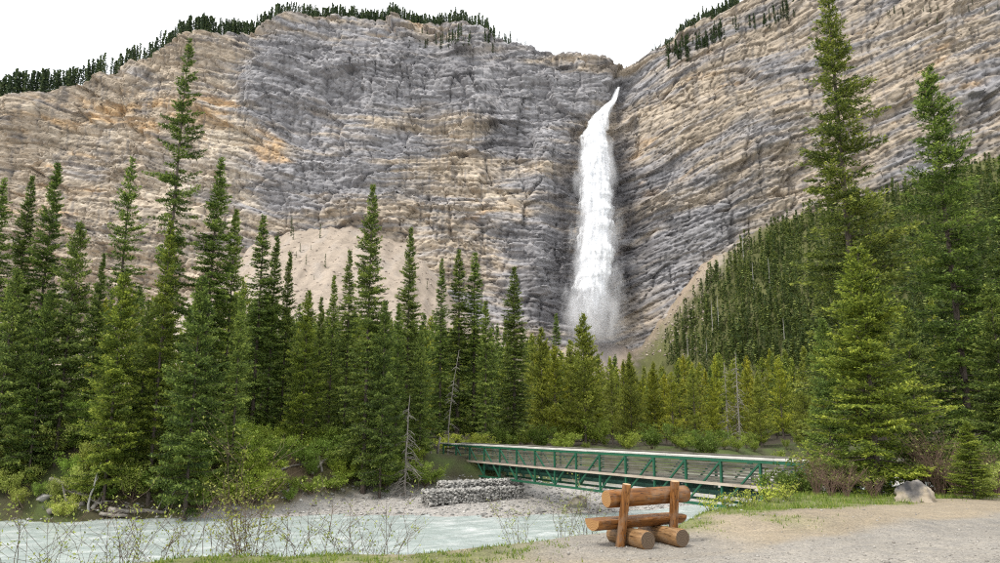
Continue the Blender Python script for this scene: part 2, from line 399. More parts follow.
def pix_of(x, y, z):
    dz = z - CAMZ; depth = y * _cp + dz * _sp; up = -y * _sp + dz * _cp
    return 500 + FPX * x / depth, 281.5 - FPX * up / depth
def cliff_cols(x, y, z):
    u, v = pix_of(x, cliff_y0(x) + LEAN * z, z)     # only to look up where each rock band lies on the wall
    S = strata(x, z) + 9 * fbm(x / 130, z / 110, 101, 3)
    xw = x + 2.0 * pn(x / 14, z / 18, 106) + 0.18 * z
    G = lambda a, b, ra, rb: np.exp(-(((u - a) / ra) ** 2 + ((v - b) / rb) ** 2))
    n0 = fbm(x / 110, S / 40, 201, 4); n1 = fbm(x / 80, S / 7, 202, 4); n2 = fbm(x / 8, z / 8, 203, 4); n3 = fbm(x / 30, z / 24, 204, 4)
    tanw = 0.46 + 0.75 * n0 + 0.7 * n1 + 0.45 * sstep(330, 150, u) - 0.6 * G(95, 165, 50, 38) - 0.9 * G(285, 85, 60, 40) - 0.6 * G(300, 175, 75, 35) - 0.9 * G(440, 70, 120, 36) - 0.6 * G(545, 95, 60, 22) \
        - 0.8 * G(515, 135, 32, 22) + 0.4 * G(450, 200, 100, 45) + 0.5 * G(600, 68, 60, 10) + 0.35 * G(700, 100, 80, 50) - 0.45 * G(690, 240, 70, 50) - 0.7 * G(545, 270, 35, 70) - 0.3 * G(380, 150, 70, 25) + 0.25 * G(900, 110, 120, 70) + 0.08 * sstep(640, 700, u) + 0.3 * sstep(300, 60, u)
    tanw = sstep(0.05, 0.95, tanw)
    orw = -0.42 + 0.7 * fbm(x / 40, S / 12, 205, 4) + 0.75 * G(268, 152, 32, 22) + 0.75 * G(110, 108, 90, 26) + 0.6 * G(45, 195, 55, 60) + 0.65 * G(215, 115, 45, 26) + 0.4 * G(465, 215, 70, 14) + 0.5 * G(720, 72, 60, 22) + 0.55 * G(940, 80, 80, 45) + 0.5 * G(400, 22, 70, 9) + 0.4 * G(560, 55, 50, 7) + 0.45 * G(648, 170, 22, 55) + 0.3 * G(800, 130, 40, 40)
    orw = sstep(0.0, 0.6, orw)
    pale = sstep(0.1, 0.7, -0.2 * sstep(640, 700, u) + 0.22 * sstep(300, 200, u) + 0.7 * fbm(x / 36, S / 16, 206, 4) + 0.75 * G(222, 150, 32, 60) - 0.25 + 0.5 * G(150, 230, 90, 60) + 0.35 * G(60, 130, 60, 20) + 0.3 * G(470, 185, 80, 25))
    dark = sstep(0.12, 0.6, fbm(x / 28, S / 5.5, 207, 4) - 0.1 + 0.4 * G(440, 66, 100, 26) + 0.6 * G(515, 137, 28, 18) + 0.3 * G(635, 235, 30, 60) - 0.1 * sstep(660, 720, u) + 0.3 * G(275, 85, 50, 30))
    wet = np.clip(G(550, 290, 26, 60) + G(635, 250, 28, 70) + G(606, 70, 20, 12) + 0.9 * G(624, 150, 14, 60) + 0.8 * G(566, 190, 12, 60), 0, 1) * sstep(-0.6, 0.2, n3)
    streak = sstep(0.2, 0.55, fbm(x / 3.2, z / 70, 208, 3) + 0.25 * n3 + 0.3 * G(515, 137, 30, 18))
    c = lambda r, g, b: np.array((r, g, b))[None]
    K = lambda a: a[:, None]
    col = c(.268, .264, .274) * np.ones((len(x), 1))
    col = col * (1 - K(tanw)) + c(.372, .315, .248) * K(tanw)
    col = col * (1 - K(0.7 * pale)) + c(.54, .475, .385) * K(0.7 * pale)
    col = col * (1 - K(0.65 * orw)) + c(.46, .30, .145) * K(0.65 * orw)
    col = col * (1 - K(0.7 * dark)) + c(.12, .118, .126) * K(0.7 * dark)
    col = col * (1 - K(0.52 * streak)) + c(.14, .136, .138) * K(0.52 * streak)
    col = col * (1 - K(0.75 * wet)) + c(.085, .082, .088) * K(0.75 * wet)
    thin = fbm(x / 50, S / 1.5, 209, 2)
    t1 = facet(xw / 20, S / 11, 510)[1] - 0.5; t2 = facet(xw / 8, S / 4.6, 520)[1] - 0.5; t3 = facet(xw / 3.4, S / 2.2, 530)[1] - 0.5
    bed = h01(np.floor((S + 0.8 * pn(x / 20, z / 12, 212)) / 2.1 + 0.6 * pn(x / 45, S / 8, 211)), np.floor(xw / 34 + 0.4 * pn(x / 20, z / 20, 213)), 210) - 0.5
    col = col * K(1 + 0.14 * n2 + 0.25 * thin + 0.3 * bed + 0.16 * t1 + 0.2 * t2 + 0.26 * t3)
    # upper grassy and rubbly benches
    return np.clip(col * c(1.18, 1.175, 1.16) * K(1 - 0.17 * sstep(640, 720, u)), 0.02, 0.8)
def rock_material(name, nscale=0.7, bdist=0.35):
    m, n, b = mat(name); co = objco(n)
    a = N(n, 'ShaderNodeAttribute', attribute_name='Col')
    f = noise(n, co, nscale, 6, 0.7)
    c = mul(n, a.outputs['Color'], ramp(n, f, [(0.3, (0.8, 0.8, 0.81)), (0.7, (1.2, 1.19, 1.18))]))
    n.links.new(c, b.inputs['Base Color']); b.inputs['Roughness'].default_value = 0.95; b.inputs['Specular IOR Level'].default_value = 0.15
    bump(n, b, noise(n, co, nscale * 2.2, 5, 0.7), 0.5, bdist)
    return m
nx, nz_ = 760, 430
cx = np.linspace(-560, 640, nx)
hz = rim_z(cx)
tt = np.linspace(0, 1, nz_)
Xc = np.tile(cx, nz_); Zc = (20 + tt[:, None] * (hz[None] - 20)).ravel()
lipn = 3.0 * fbm(cx / 14, cx * 0, 99, 4)
Zc = Zc + (tt[:, None] ** 8 * lipn[None]).ravel()
Yc = cliff_point(Xc, Zc)
colc = cliff_cols(Xc, Yc, Zc)
V = np.column_stack([Xc, Yc, Zc])
# plateau behind the rim
rows = []
for k in range(1, 9):
    q = V[-nx:].copy() if k == 1 else rows[-1].copy()
    q[:, 1] += 6 + 5 * k; q[:, 2] += 2.2 + 0.8 * k + 1.5 * fbm(cx / 20, cx * 0 + k, 98, 3); rows.append(q)
Vp = np.vstack([V] + rows)
cp_ = np.tile(np.array((.27, .24, .2))[None], (8 * nx, 1)) * (1 + 0.2 * fbm(Vp[-8 * nx:, 0] / 6, Vp[-8 * nx:, 1] / 6, 97, 3))[:, None]
clf = link('cliff', mesh_np('cliff', Vp, grid_faces(nx, nz_ + 8), rock_material('cliff_rock'), False, col=np.vstack([colc, cp_])))
tag(clf, 'towering layered grey and tan limestone cliff wall behind the falls', None, None, 'structure')

# ------------------------------------------------------------------ scree and wooded lower slopes
tal_px = [(-300, 320), (-100, 300), (0, 330), (150, 322), (222, 285), (252, 245), (300, 227), (340, 229), (378, 232), (415, 250), (445, 280), (475, 318), (540, 348), (575, 345), (600, 345), (640, 350), (660, 322), (682, 290),
          (705, 262), (740, 238), (800, 216), (850, 204), (900, 190), (1000, 158), (1200, 100)]
tp = np.array([cliff_at(u, v) for u, v in tal_px])
def talus(x, y):
    x = np.asarray(x, float); y = np.asarray(y, float)
    T = np.interp(x, tp[:, 0], tp[:, 2]); yc = cliff_y0(x) + LEAN * T
    sl = np.interp(x, [-300, 60, 140, 400], [0.62, 0.62, 0.52, 0.5])
    g = fbm(x / 9, y / 60, 301, 3) * 3.2 + 1.5 * fbm(x / 6, y / 6, 303, 3) + 5 * fbm(x / 60, y / 60, 305, 2)
    zt = T + sl * (y - yc) * np.where(y > yc, 0.2, 1) + g
    base = height(x, y) - 1.5
    k = 8.0; h_ = np.clip(0.5 + 0.5 * (zt - base) / k, 0, 1)
    return base * (1 - h_) + zt * h_ + k * h_ * (1 - h_)
tx = np.arange(-520, 600, 2.6); ty = np.arange(240, 760, 2.8)
X, Y = np.meshgrid(tx, ty); X = X.ravel(); Y = Y.ravel(); Z = talus(X, Y)
TZ = Z.reshape(len(ty), len(tx))
def tz(x, y):
    fx = np.clip((np.asarray(x, float) - tx[0]) / 2.6, 0, len(tx) - 1.001); fy = np.clip((np.asarray(y, float) - ty[0]) / 2.8, 0, len(ty) - 1.001)
    i = fx.astype(int); j = fy.astype(int); a = fx - i; b = fy - j
    return (TZ[j, i] * (1 - a) + TZ[j, i + 1] * a) * (1 - b) + (TZ[j + 1, i] * (1 - a) + TZ[j + 1, i + 1] * a) * b
def hit_t(u, v, y0=255, y1=740):
    d = ray(u, v); yy = np.linspace(y0, y1, 500); p = np.array((0, 0, CAMZ))[None] + d[None] * (yy / d[1])[:, None]
    below = p[:, 2] < tz(p[:, 0], p[:, 1])
    return p[np.argmax(below)] if below.any() else None
def talus_cols(x, y, z):
    u, v = pix_of(x, y, z)
    n1 = fbm(x / 14, y / 40, 311, 4); n2 = fbm(x / 5, y / 5, 312, 3); n3 = fbm(x / 40, y / 40, 313, 3)
    c = lambda r, g, b: np.array((r, g, b))[None]; K = lambda a: a[:, None]
    col = c(.365, .308, .25) * K(1 + 0.22 * n1 + 0.2 * n2 + 0.14 * fbm(x / 3, y / 3, 315, 2))
    grey = sstep(0.1, 0.5, n1 + 0.2 * n3)
    col = col * (1 - K(grey * 0.4)) + c(.30, .28, .26) * K(grey * 0.4)
    rock = sstep(560, 600, u) * sstep(668, 630, u) * sstep(300, 335, v); col = col * (1 - K(0.75 * rock)) + c(.15, .145, .15) * K(0.75 * rock)
    orange = np.exp(-((u - 668 + (v - 305) * 0.75) / 16) ** 2) * sstep(230, 270, v); col = col * (1 - K(0.4 * orange)) + c(.36, .26, .17) * K(0.4 * orange)
    gr = sstep(672, 705, u + (v - 300) * 0.9 + 14 * n2); col = col * (1 - K(gr)) + c(.10, .105, .042) * K(gr * (1 + 0.4 * n2 + 0.3 * n1))
    fo = sstep(330, 250, z * 0 + y); col = col * (1 - K(fo)) + c(.07, .08, .035) * K(fo)
    return np.clip(col, .02, .8)
tal = link('scree_slope', mesh_np('scree_slope', np.column_stack([X, Y, Z]), grid_faces(len(tx), len(ty)), rock_material('scree', 0.9, 0.4), True, col=talus_cols(X, Y, Z)))
tag(tal, 'pale tan scree fans and wooded slope below the cliff', None, None, 'structure')

# ------------------------------------------------------------------ waterfall
def falls_material():
    m, n, b = mat('falling_water'); co = objco(n, (0.5, 0.5, 0.06))
    f = noise(n, co, 1.0, 5, 0.6)
    n.links.new(ramp(n, f, [(0.3, (0.78, 0.8, 0.83)), (0.6, (0.92, 0.93, 0.94))]), b.inputs['Base Color'])
    b.inputs['Roughness'].default_value = 0.7; b.inputs['Subsurface Weight'].default_value = 0.0
    tr = n.nodes.new('ShaderNodeBsdfTransparent'); ms = n.nodes.new('ShaderNodeMixShader')
    at_ = N(n, 'ShaderNodeAttribute', attribute_name='edge')
    f2 = noise(n, objco(n, (0.33, 0.33, 0.035)), 1.0, 6, 0.65)
    ad = N(n, 'ShaderNodeMath', operation='ADD'); n.links.new(at_.outputs['Fac'], ad.inputs[0]); n.links.new(f2, ad.inputs[1])
    al = ramp(n, ad.outputs['Value'], [(0.5, (0, 0, 0)), (1.05, (1, 1, 1))])
    n.links.new(al, ms.inputs['Fac']); n.links.new(tr.outputs['BSDF'], ms.inputs[1]); n.links.new(b.outputs['BSDF'], ms.inputs[2])
    n.links.new(ms.outputs['Shader'], n.nodes['Material Output'].inputs['Surface'])
    return m
M['falls'] = falls_material()
fbot, ftop = fz[0, 0], fz[-1, 0]
def falls_y(z): return cliff_y0(falls_c(z)) + LEAN * z - np.interp(z, [fbot, ftop - 60, ftop - 25, ftop], [16, 4, -4, -12])
falls = thing('waterfall', 'tall white waterfall plunging down the cliff in a plume of spray', 'waterfall', (0, 0, 0))
nzf, naf = 360, 46
for layer, (wk, off, thr) in enumerate(((0.66, 0.0, 0.42), (0.98, 5.0, 0.2), (0.85, -4.0, 0.12))):
    zz = np.linspace(fbot - 6, ftop, nzf); aa = np.linspace(-1, 1, naf)
    A_, Z_ = np.meshgrid(aa, zz); A_ = A_.ravel(); Z_ = Z_.ravel()
    w = falls_w(Z_) * wk * (1 + 0.34 * fbm(Z_ / 16, A_ * 0 + layer * 7 + np.sign(A_) * 3, 401 + layer, 3))
    xx = falls_c(Z_) + w * np.sin(A_ * 1.45) + 1.2 * fbm(A_ * 3, Z_ / 22, 405 + layer, 3)
    bulge = w * np.cos(A_ * 1.45) * 0.8
    yy = falls_y(Z_) + off - bulge - 3.0 * fbm(xx / 3.0, Z_ / 26, 410 + layer, 4) * np.clip(w / 10, 0.15, 1)
    plume = fbm(A_ * 2.2 + layer, Z_ / 30 + 0.8 * np.abs(A_), 415 + layer, 3)
    edge = thr + 0.35 * plume + 0.5 * (1 - np.abs(A_) ** 2.2) - 0.25 + np.where(np.abs(A_) > 0.97, -0.6, 0) - 0.75 * sstep(fbot + 48, fbot, Z_)
    o = link('water_curtain' if layer == 0 else 'spray_veil', mesh_np('curtain', np.column_stack([xx, yy, Z_]), grid_faces(naf, nzf), M['falls'], True, {'edge': edge}), falls)
# mist drifting off the falls: a closed body of fine droplets
def fcurve(n, vin, pts):
    c = n.nodes.new('ShaderNodeFloatCurve'); cu = c.mapping.curves[0]
    cu.points[0].location = pts[0]; cu.points[1].location = pts[-1]
    for p in pts[1:-1]: cu.points.new(*p)
    for p in cu.points: p.handle_type = 'VECTOR'
    c.mapping.use_clip = False; c.mapping.update(); n.links.new(vin, c.inputs['Value']); return c.outputs['Value']
def mathn(n, op, a, b=None):
    o = N(n, 'ShaderNodeMath', operation=op)
    for i, q in enumerate((a, b)):
        if q is None: continue
        if isinstance(q, (int, float)): o.inputs[i].default_value = q
        else: n.links.new(q, o.inputs[i])
    return o.outputs['Value']
def mist_material(z0, z1):
    m = bpy.data.materials.new('falls_mist'); m.use_nodes = True; n = m.node_tree; n.nodes.clear()
    out = n.nodes.new('ShaderNodeOutputMaterial'); pv = n.nodes.new('ShaderNodeVolumePrincipled')
    pv.inputs['Color'].default_value = (0.97, 0.98, 1, 1); pv.inputs['Anisotropy'].default_value = 0.1
    t = n.nodes.new('ShaderNodeTexCoord'); sp = n.nodes.new('ShaderNodeSeparateXYZ'); n.links.new(t.outputs['Object'], sp.inputs['Vector'])
    zn = mathn(n, 'DIVIDE', mathn(n, 'SUBTRACT', sp.outputs['Z'], z0), z1 - z0)
    zs = np.linspace(0, 1, 9); zq = z0 + zs * (z1 - z0)
    X0, X1 = 60.0, 140.0
    cxp = [(float(a), float((b - X0) / (X1 - X0))) for a, b in zip(zs, falls_c(zq))]
    wq = falls_w(zq) * np.interp(zs, [0, .25, .6, 1], [1.9, 1.55, 1.35, 1.25])
    wp = [(float(a), float(b / 60)) for a, b in zip(zs, wq)]
    yq = falls_y(zq); yp = [(float(a), float((b - 600) / 200)) for a, b in zip(zs, yq)]
    cxv = mathn(n, 'ADD', mathn(n, 'MULTIPLY', fcurve(n, zn, cxp), X1 - X0), X0)
    wv = mathn(n, 'MULTIPLY', fcurve(n, zn, wp), 60)
    yv = mathn(n, 'ADD', mathn(n, 'MULTIPLY', fcurve(n, zn, yp), 200), 600)
    dx = mathn(n, 'DIVIDE', mathn(n, 'SUBTRACT', sp.outputs['X'], cxv), wv); dy = mathn(n, 'DIVIDE', mathn(n, 'SUBTRACT', sp.outputs['Y'], yv), wv)
    r = mathn(n, 'SQRT', mathn(n, 'ADD', mathn(n, 'MULTIPLY', dx, dx), mathn(n, 'MULTIPLY', dy, dy)))
    mp = N(n, 'ShaderNodeMapping'); mp.inputs['Scale'].default_value = (1, 1, 0.35); n.links.new(t.outputs['Object'], mp.inputs['Vector'])
    nzv = noise(n, mp.outputs['Vector'], 0.09, 5, 0.62)
    q = mathn(n, 'ADD', mathn(n, 'SUBTRACT', 1.0, r), mathn(n, 'MULTIPLY', mathn(n, 'SUBTRACT', nzv, 0.5), 2.2))
    q = N(n, 'ShaderNodeClamp'); 
    qq = mathn(n, 'ADD', mathn(n, 'SUBTRACT', 0.85, r), mathn(n, 'MULTIPLY', mathn(n, 'SUBTRACT', nzv, 0.5), 2.4))
    n.links.new(qq, q.inputs['Value'])
    lim = N(n, 'ShaderNodeClamp'); n.links.new(mathn(n, 'MULTIPLY', mathn(n, 'SUBTRACT', 1.25, r), 4.0), lim.inputs['Value'])
    fade = N(n, 'ShaderNodeClamp'); n.links.new(mathn(n, 'MULTIPLY', zn, 7.0), fade.inputs['Value'])
    den = mathn(n, 'MULTIPLY', mathn(n, 'MULTIPLY', mathn(n, 'MULTIPLY', q.outputs['Result'], lim.outputs['Result']), fade.outputs['Result']), 0.15)
    n.links.new(den, pv.inputs['Density']); n.links.new(pv.outputs['Volume'], out.inputs['Volume'])
    m.cycles.volume_step_rate = 0.25
    return m
z0, z1 = fbot - 20, ftop - 30
mb = MB(); zs = np.linspace(z0, z1, 14)
ms_ = np.interp((zs - z0) / (z1 - z0), [0, .25, .6, 1], [1.9, 1.55, 1.35, 1.25])
mb.tube([(falls_c(z), falls_y(z), z) for z in zs], [float(falls_w(z) * k * 1.3) for z, k in zip(zs, ms_)], 16)
mist = link('mist', mb.mesh('mist', mist_material(z0, z1)), None)
tag(mist, 'white spray drifting around the falling water', None, None, 'stuff')

# ------------------------------------------------------------------ conifers
def conifer(H, Rm, seed, whorl=0.34, nb=6, t0=0.06, pw=0.8, up=35, lo=-20, cur=0.12, tw=0.10, spray=0.16, wid=0.055, droop=0.25, gap=0.12, asym=0.3, r0=None, tuft=0.0, limb=True, lobes=0.25, mt=3):
    g = np.random.default_rng(seed); r0 = r0 or H * 0.009
    hs = []; h = t0 * H
    while h < H * 0.985:
        hs.append(h); h += whorl * (0.45 + 0.75 * (1 - h / H)) * g.uniform(0.75, 1.25)
    hs = np.array(hs); cnt = np.maximum(3, (nb + g.integers(-1, 2, len(hs))))
    hh = np.repeat(hs, cnt) + g.uniform(-0.12, 0.12, cnt.sum()); n = len(hh); T = np.clip(hh / H, 0, 0.999)
    az = g.uniform(0, 2 * np.pi, n)
    prof = ((1 - T) ** pw if pw >= 0.66 else (1 - np.exp(-(1 - T) * 1.15 / pw)) * 0.97) * np.clip((T - t0 * 0.4) / 0.10, 0.45, 1)
    L = Rm * (prof + 0.03) * g.uniform(0.68, 1.18, n)
    L *= 1 + asym * pn(np.cos(az) * 1.5 + 7, hh / H * 6 + np.sin(az) * 1.5, seed) + lobes * (1 - 0.6 * T) * pn(hh / 1.1, hh * 0 + 0.3, seed + 5)
    keep = g.uniform(0, 1, n) > gap; hh, T, az, L = hh[keep], T[keep], az[keep], np.clip(L[keep], 0.1, None); n = len(hh)
    a0 = np.radians(lo + (up - lo) * T ** 1.6 + g.uniform(-9, 9, n))
    cu = cur * g.uniform(0.4, 1.6, n) * (1 - T)
    rad = np.stack([np.cos(az), np.sin(az), 0 * az], 1); tan = np.stack([-np.sin(az), np.cos(az), 0 * az], 1)
    def bp(i, q):
        Li = L[i]; r = Li * q * np.cos(a0[i]); z = hh[i] + Li * (np.sin(a0[i]) * q + cu[i] * q * q)
        p = rad[i] * r[:, None]; p[:, 2] += z; return p
    nt_ = np.ceil(1.25 * L / tw).astype(int) + mt; bi = np.repeat(np.arange(n), nt_)
    q = np.clip(g.uniform(0.0, 1.0, len(bi)) ** 0.85 * 1.02, 0.04, 1.0); base = bp(bi, q)
    l = np.clip(0.40 * L[bi] * (1.02 - q) ** 0.7 + 0.10 + 0.02 * L[bi], 0.1, 0.8) * g.uniform(0.7, 1.25, len(bi))
    b = np.radians(g.uniform(25, 72, len(bi))) * np.where(q > 0.95, 0.35, 1); side = np.where(g.uniform(0, 1, len(bi)) < 0.5, -1, 1)
    d = rad[bi] * np.cos(b)[:, None] + tan[bi] * (np.sin(b) * side)[:, None]
    d[:, 2] += np.sin(a0[bi]) * 0.6 + tuft * g.uniform(0, 1, len(bi)) - droop * g.uniform(-0.25, 1.2, len(bi)) * (1 - 0.6 * T[bi])
    d /= np.linalg.norm(d, axis=1)[:, None]
    m = np.maximum(1, np.ceil(l / (spray * 0.75)).astype(int)); ti = np.repeat(np.arange(len(bi)), m); f = g.uniform(0.0, 1.0, len(ti))
    c = base[ti] + d[ti] * (l[ti] * f)[:, None] + g.normal(0, spray * 0.18, (len(ti), 3))
    ax = d[ti] + g.normal(0, 0.38 + tuft * 0.4, (len(ti), 3)); ax[:, 2] += 0.1; ax /= np.linalg.norm(ax, axis=1)[:, None]
    upv = g.normal(0, 0.6, (len(ti), 3)); upv[:, 2] += 1
    wv = np.cross(ax, upv); wv /= np.linalg.norm(wv, axis=1)[:, None] + 1e-6
    sl_ = spray * g.uniform(0.7, 1.35, len(ti)); sw_ = wid * g.uniform(0.7, 1.4, len(ti))
    P0 = c - ax * (sl_ * 0.5)[:, None]; P2 = c + ax * (sl_ * 0.5)[:, None]; mid = c + ax * (sl_ * 0.08)[:, None]
    P1 = mid + wv * (sw_ * 0.5)[:, None]; P3 = mid - wv * (sw_ * 0.5)[:, None]
    V = np.stack([P0, P1, P2, P3], 1).reshape(-1, 3); F = np.arange(len(V)).reshape(-1, 4)
    # leader
    tint = np.clip(0.38 + 0.22 * g.normal(0, 1, len(ti)) + 0.14 * g.normal(0, 1, n)[bi[ti]] + 0.3 * ((q[ti] > 0.8) & (f > 0.55)), 0, 1)
    tint = np.repeat(tint, 4)
    # trunk and limbs
    mb = MB(); k = 9; lean = g.normal(0, 0.012, 2)
    zs = np.linspace(0, 1, k); pts = [(lean[0] * H * z * (1 - z), lean[1] * H * z * (1 - z), -0.3 + (H * 0.995 + 0.3) * z) for z in zs]
    mb.tube(pts, [r0 * (1 - z) ** 0.85 * (1.25 if z == 0 else 1) + 0.008 for z in zs], 8, False, 0.06)
    tv = np.array(mb.V); tf = np.array(mb.F)
    if limb:
        i = np.arange(n); rr = np.clip(L * 0.012, 0.006, 0.035)
        prev = []
        for kq, qv in enumerate((0.0, 0.5, 0.96)):
            pc = bp(i, np.full(n, qv)); ring = []
            for a in (0, 2.1, 4.2):
                ring.append(pc + (tan * math.cos(a) + np.array((0, 0, 1.0))[None] * math.sin(a)) * (rr * (1 - 0.75 * qv))[:, None])
            prev.append(np.stack(ring, 1))
        lv = np.stack(prev, 1).reshape(-1, 3); b0 = len(tv)
        fi = []
        for s_ in range(2):
            for a in range(3):
                a2 = (a + 1) % 3; o_ = b0 + i * 9 + s_ * 3
                fi.append(np.stack([o_ + a, o_ + a2, o_ + a2 + 3, o_ + a + 3], 1))
        fi = np.vstack(fi); tv = np.vstack([tv, lv]); tf = np.vstack([tf, fi])
    return V, F, tint, tv, tf
def tree_meshes(name, leafmat, **kw):
    V, F, tint, tv, tf = conifer(**kw)
    cm = mesh_np(name + '_crown', V, F, M[leafmat], False, {'tint': tint})
    tm = mesh_np(name + '_trunk', tv, tf, M['bark'])
    return cm, tm, kw['H']
TV = {}
TV['a'] = tree_meshes('spruce_a', 'needle', H=22, Rm=2.35, pw=0.55, seed=11, tw=0.06, spray=0.20, wid=0.075)
TV['b'] = tree_meshes('spruce_b', 'needle', H=20, Rm=2.2, seed=12, tw=0.06, spray=0.20, wid=0.075, gap=0.2, pw=0.5, lo=-28)
TV['c'] = tree_meshes('spruce_c', 'needle', H=18, Rm=2.45, seed=13, tw=0.06, spray=0.20, wid=0.075, lo=-14, pw=0.6)
TV['d'] = tree_meshes('spruce_d', 'needle', H=26, Rm=2.35, seed=14, tw=0.06, spray=0.21, wid=0.08, gap=0.38, pw=0.38, whorl=0.42, lobes=0.6, asym=0.6, lo=-25)
TV['e'] = tree_meshes('spruce_e', 'needle', H=18, Rm=2.3, seed=15, tw=0.06, spray=0.20, wid=0.075, gap=0.45, pw=0.45, lobes=0.6, asym=0.7, t0=0.15)
TV['f'] = tree_meshes('spruce_f', 'needle', H=20, Rm=1.75, seed=16, tw=0.06, spray=0.20, wid=0.075, pw=0.42, lo=-30, gap=0.2)
TV['g'] = tree_meshes('fir_g', 'needle', H=13, Rm=2.75, seed=17, tw=0.06, spray=0.18, wid=0.07, lo=-10, cur=0.2, pw=0.68)
TV['p'] = tree_meshes('pine_p', 'pine', H=12, Rm=3.2, seed=21, whorl=0.36, nb=6, tw=0.09, spray=0.24, wid=0.08, up=50, lo=6, cur=0.2, droop=-0.3, tuft=0.6, gap=0.15, pw=0.62, t0=0.1, asym=0.5, lobes=.4)
TV['q'] = tree_meshes('pine_q', 'pine', H=12, Rm=2.9, seed=22, whorl=0.4, nb=5, tw=0.1, spray=0.24, wid=0.08, up=48, lo=4, cur=0.25, droop=-0.3, tuft=0.6, gap=0.3, pw=0.5, t0=0.18, asym=0.7, lobes=0.6)
TV['r1'] = tree_meshes('right_tall', 'needle', H=20, Rm=2.45, seed=31, tw=0.048, spray=0.15, wid=0.05, gap=0.2, pw=0.58, whorl=0.34, nb=6, lobes=0.5, asym=0.5, lo=-16, cur=0.2, t0=0.1)
TV['r2'] = tree_meshes('right_front', 'needle', H=8.6, Rm=2.35, seed=32, tw=0.045, spray=0.12, wid=0.04, gap=0.06, pw=0.72, whorl=0.24, nb=7, lo=-8, cur=0.18, t0=0.03, r0=0.1, droop=.15)
TV['r3'] = tree_meshes('right_dark', 'needle', H=17, Rm=3.3, seed=33, tw=0.055, spray=0.16, wid=0.052, gap=0.1, pw=0.8, whorl=0.34, nb=6, lo=-14, lobes=0.35, cur=.18)
TV['m1'] = tree_meshes('wood_spruce_1', 'needle', H=16, Rm=2.3, seed=41, tw=0.14, spray=0.3, wid=0.12, whorl=0.45, pw=.55, limb=False)
TV['m2'] = tree_meshes('wood_spruce_2', 'needle', H=16, Rm=2.0, seed=42, tw=0.14, spray=0.3, wid=0.12, whorl=0.45, pw=0.5, gap=0.2, limb=False)
TV['m3'] = tree_meshes('wood_pine', 'pine', H=13, Rm=2.9, seed=43, tw=0.2, spray=0.34, wid=0.13, whorl=0.5, nb=6, up=50, lo=0, tuft=0.6, droop=-0.2, gap=0.25, pw=0.6, t0=0.1, limb=True, asym=.6, lobes=.5)
TV['x1'] = tree_meshes('far_spruce_1', 'far', H=16, Rm=2.3, seed=51, tw=0.5, spray=0.8, wid=0.36, whorl=0.8, nb=5, limb=False)
TV['x2'] = tree_meshes('far_spruce_2', 'far', H=16, Rm=1.8, seed=52, tw=0.5, spray=0.8, wid=0.36, whorl=0.8, nb=5, pw=0.6, gap=0.25, limb=False)
TV['x3'] = tree_meshes('far_spruce_3', 'far', H=16, Rm=2.8, seed=53, tw=0.7, spray=1.0, wid=0.5, whorl=0.9, nb=5, pw=0.9, gap=0.15, limb=False)
def plant(kind, x, y, z, H, label, group=None, name='spruce_tree', cat='tree', wid=1.0, col=(1, 1, 1), rz=None):
    cm, tm, H0 = TV[kind]; k = H / H0
    o = thing(name, label, cat, (x, y, z), random.uniform(0, 6.28) if rz is None else rz, group, (k * wid, k * wid, k))
    c = link('crown', cm, o); c.color = (*col, 1); link('trunk', tm, o); return o
def tree_px(kind, u, vtop, Yd, label, wid=1.0, col=(1, 1, 1), name='spruce_tree', group=None, rz=None):
    p = at(u, vtop, Yd); x = p[0] * 1.0
    # foot of the tree: the same spot of ground
    z = gz(x, Yd) - 0.1
    return plant(kind, x, Yd, z, p[2] - z, label, group, name, 'tree', wid, col, rz)
BLUE = (0.82, 0.88, 0.75); MID = (1.12, 1.1, 1); LIME = (1.3, 1.22, 0.75); DARK = (0.95, 1.0, 0.88); YEL = (1.4, 1.2, 0.7)
G1 = 'spruces along the far river bank'
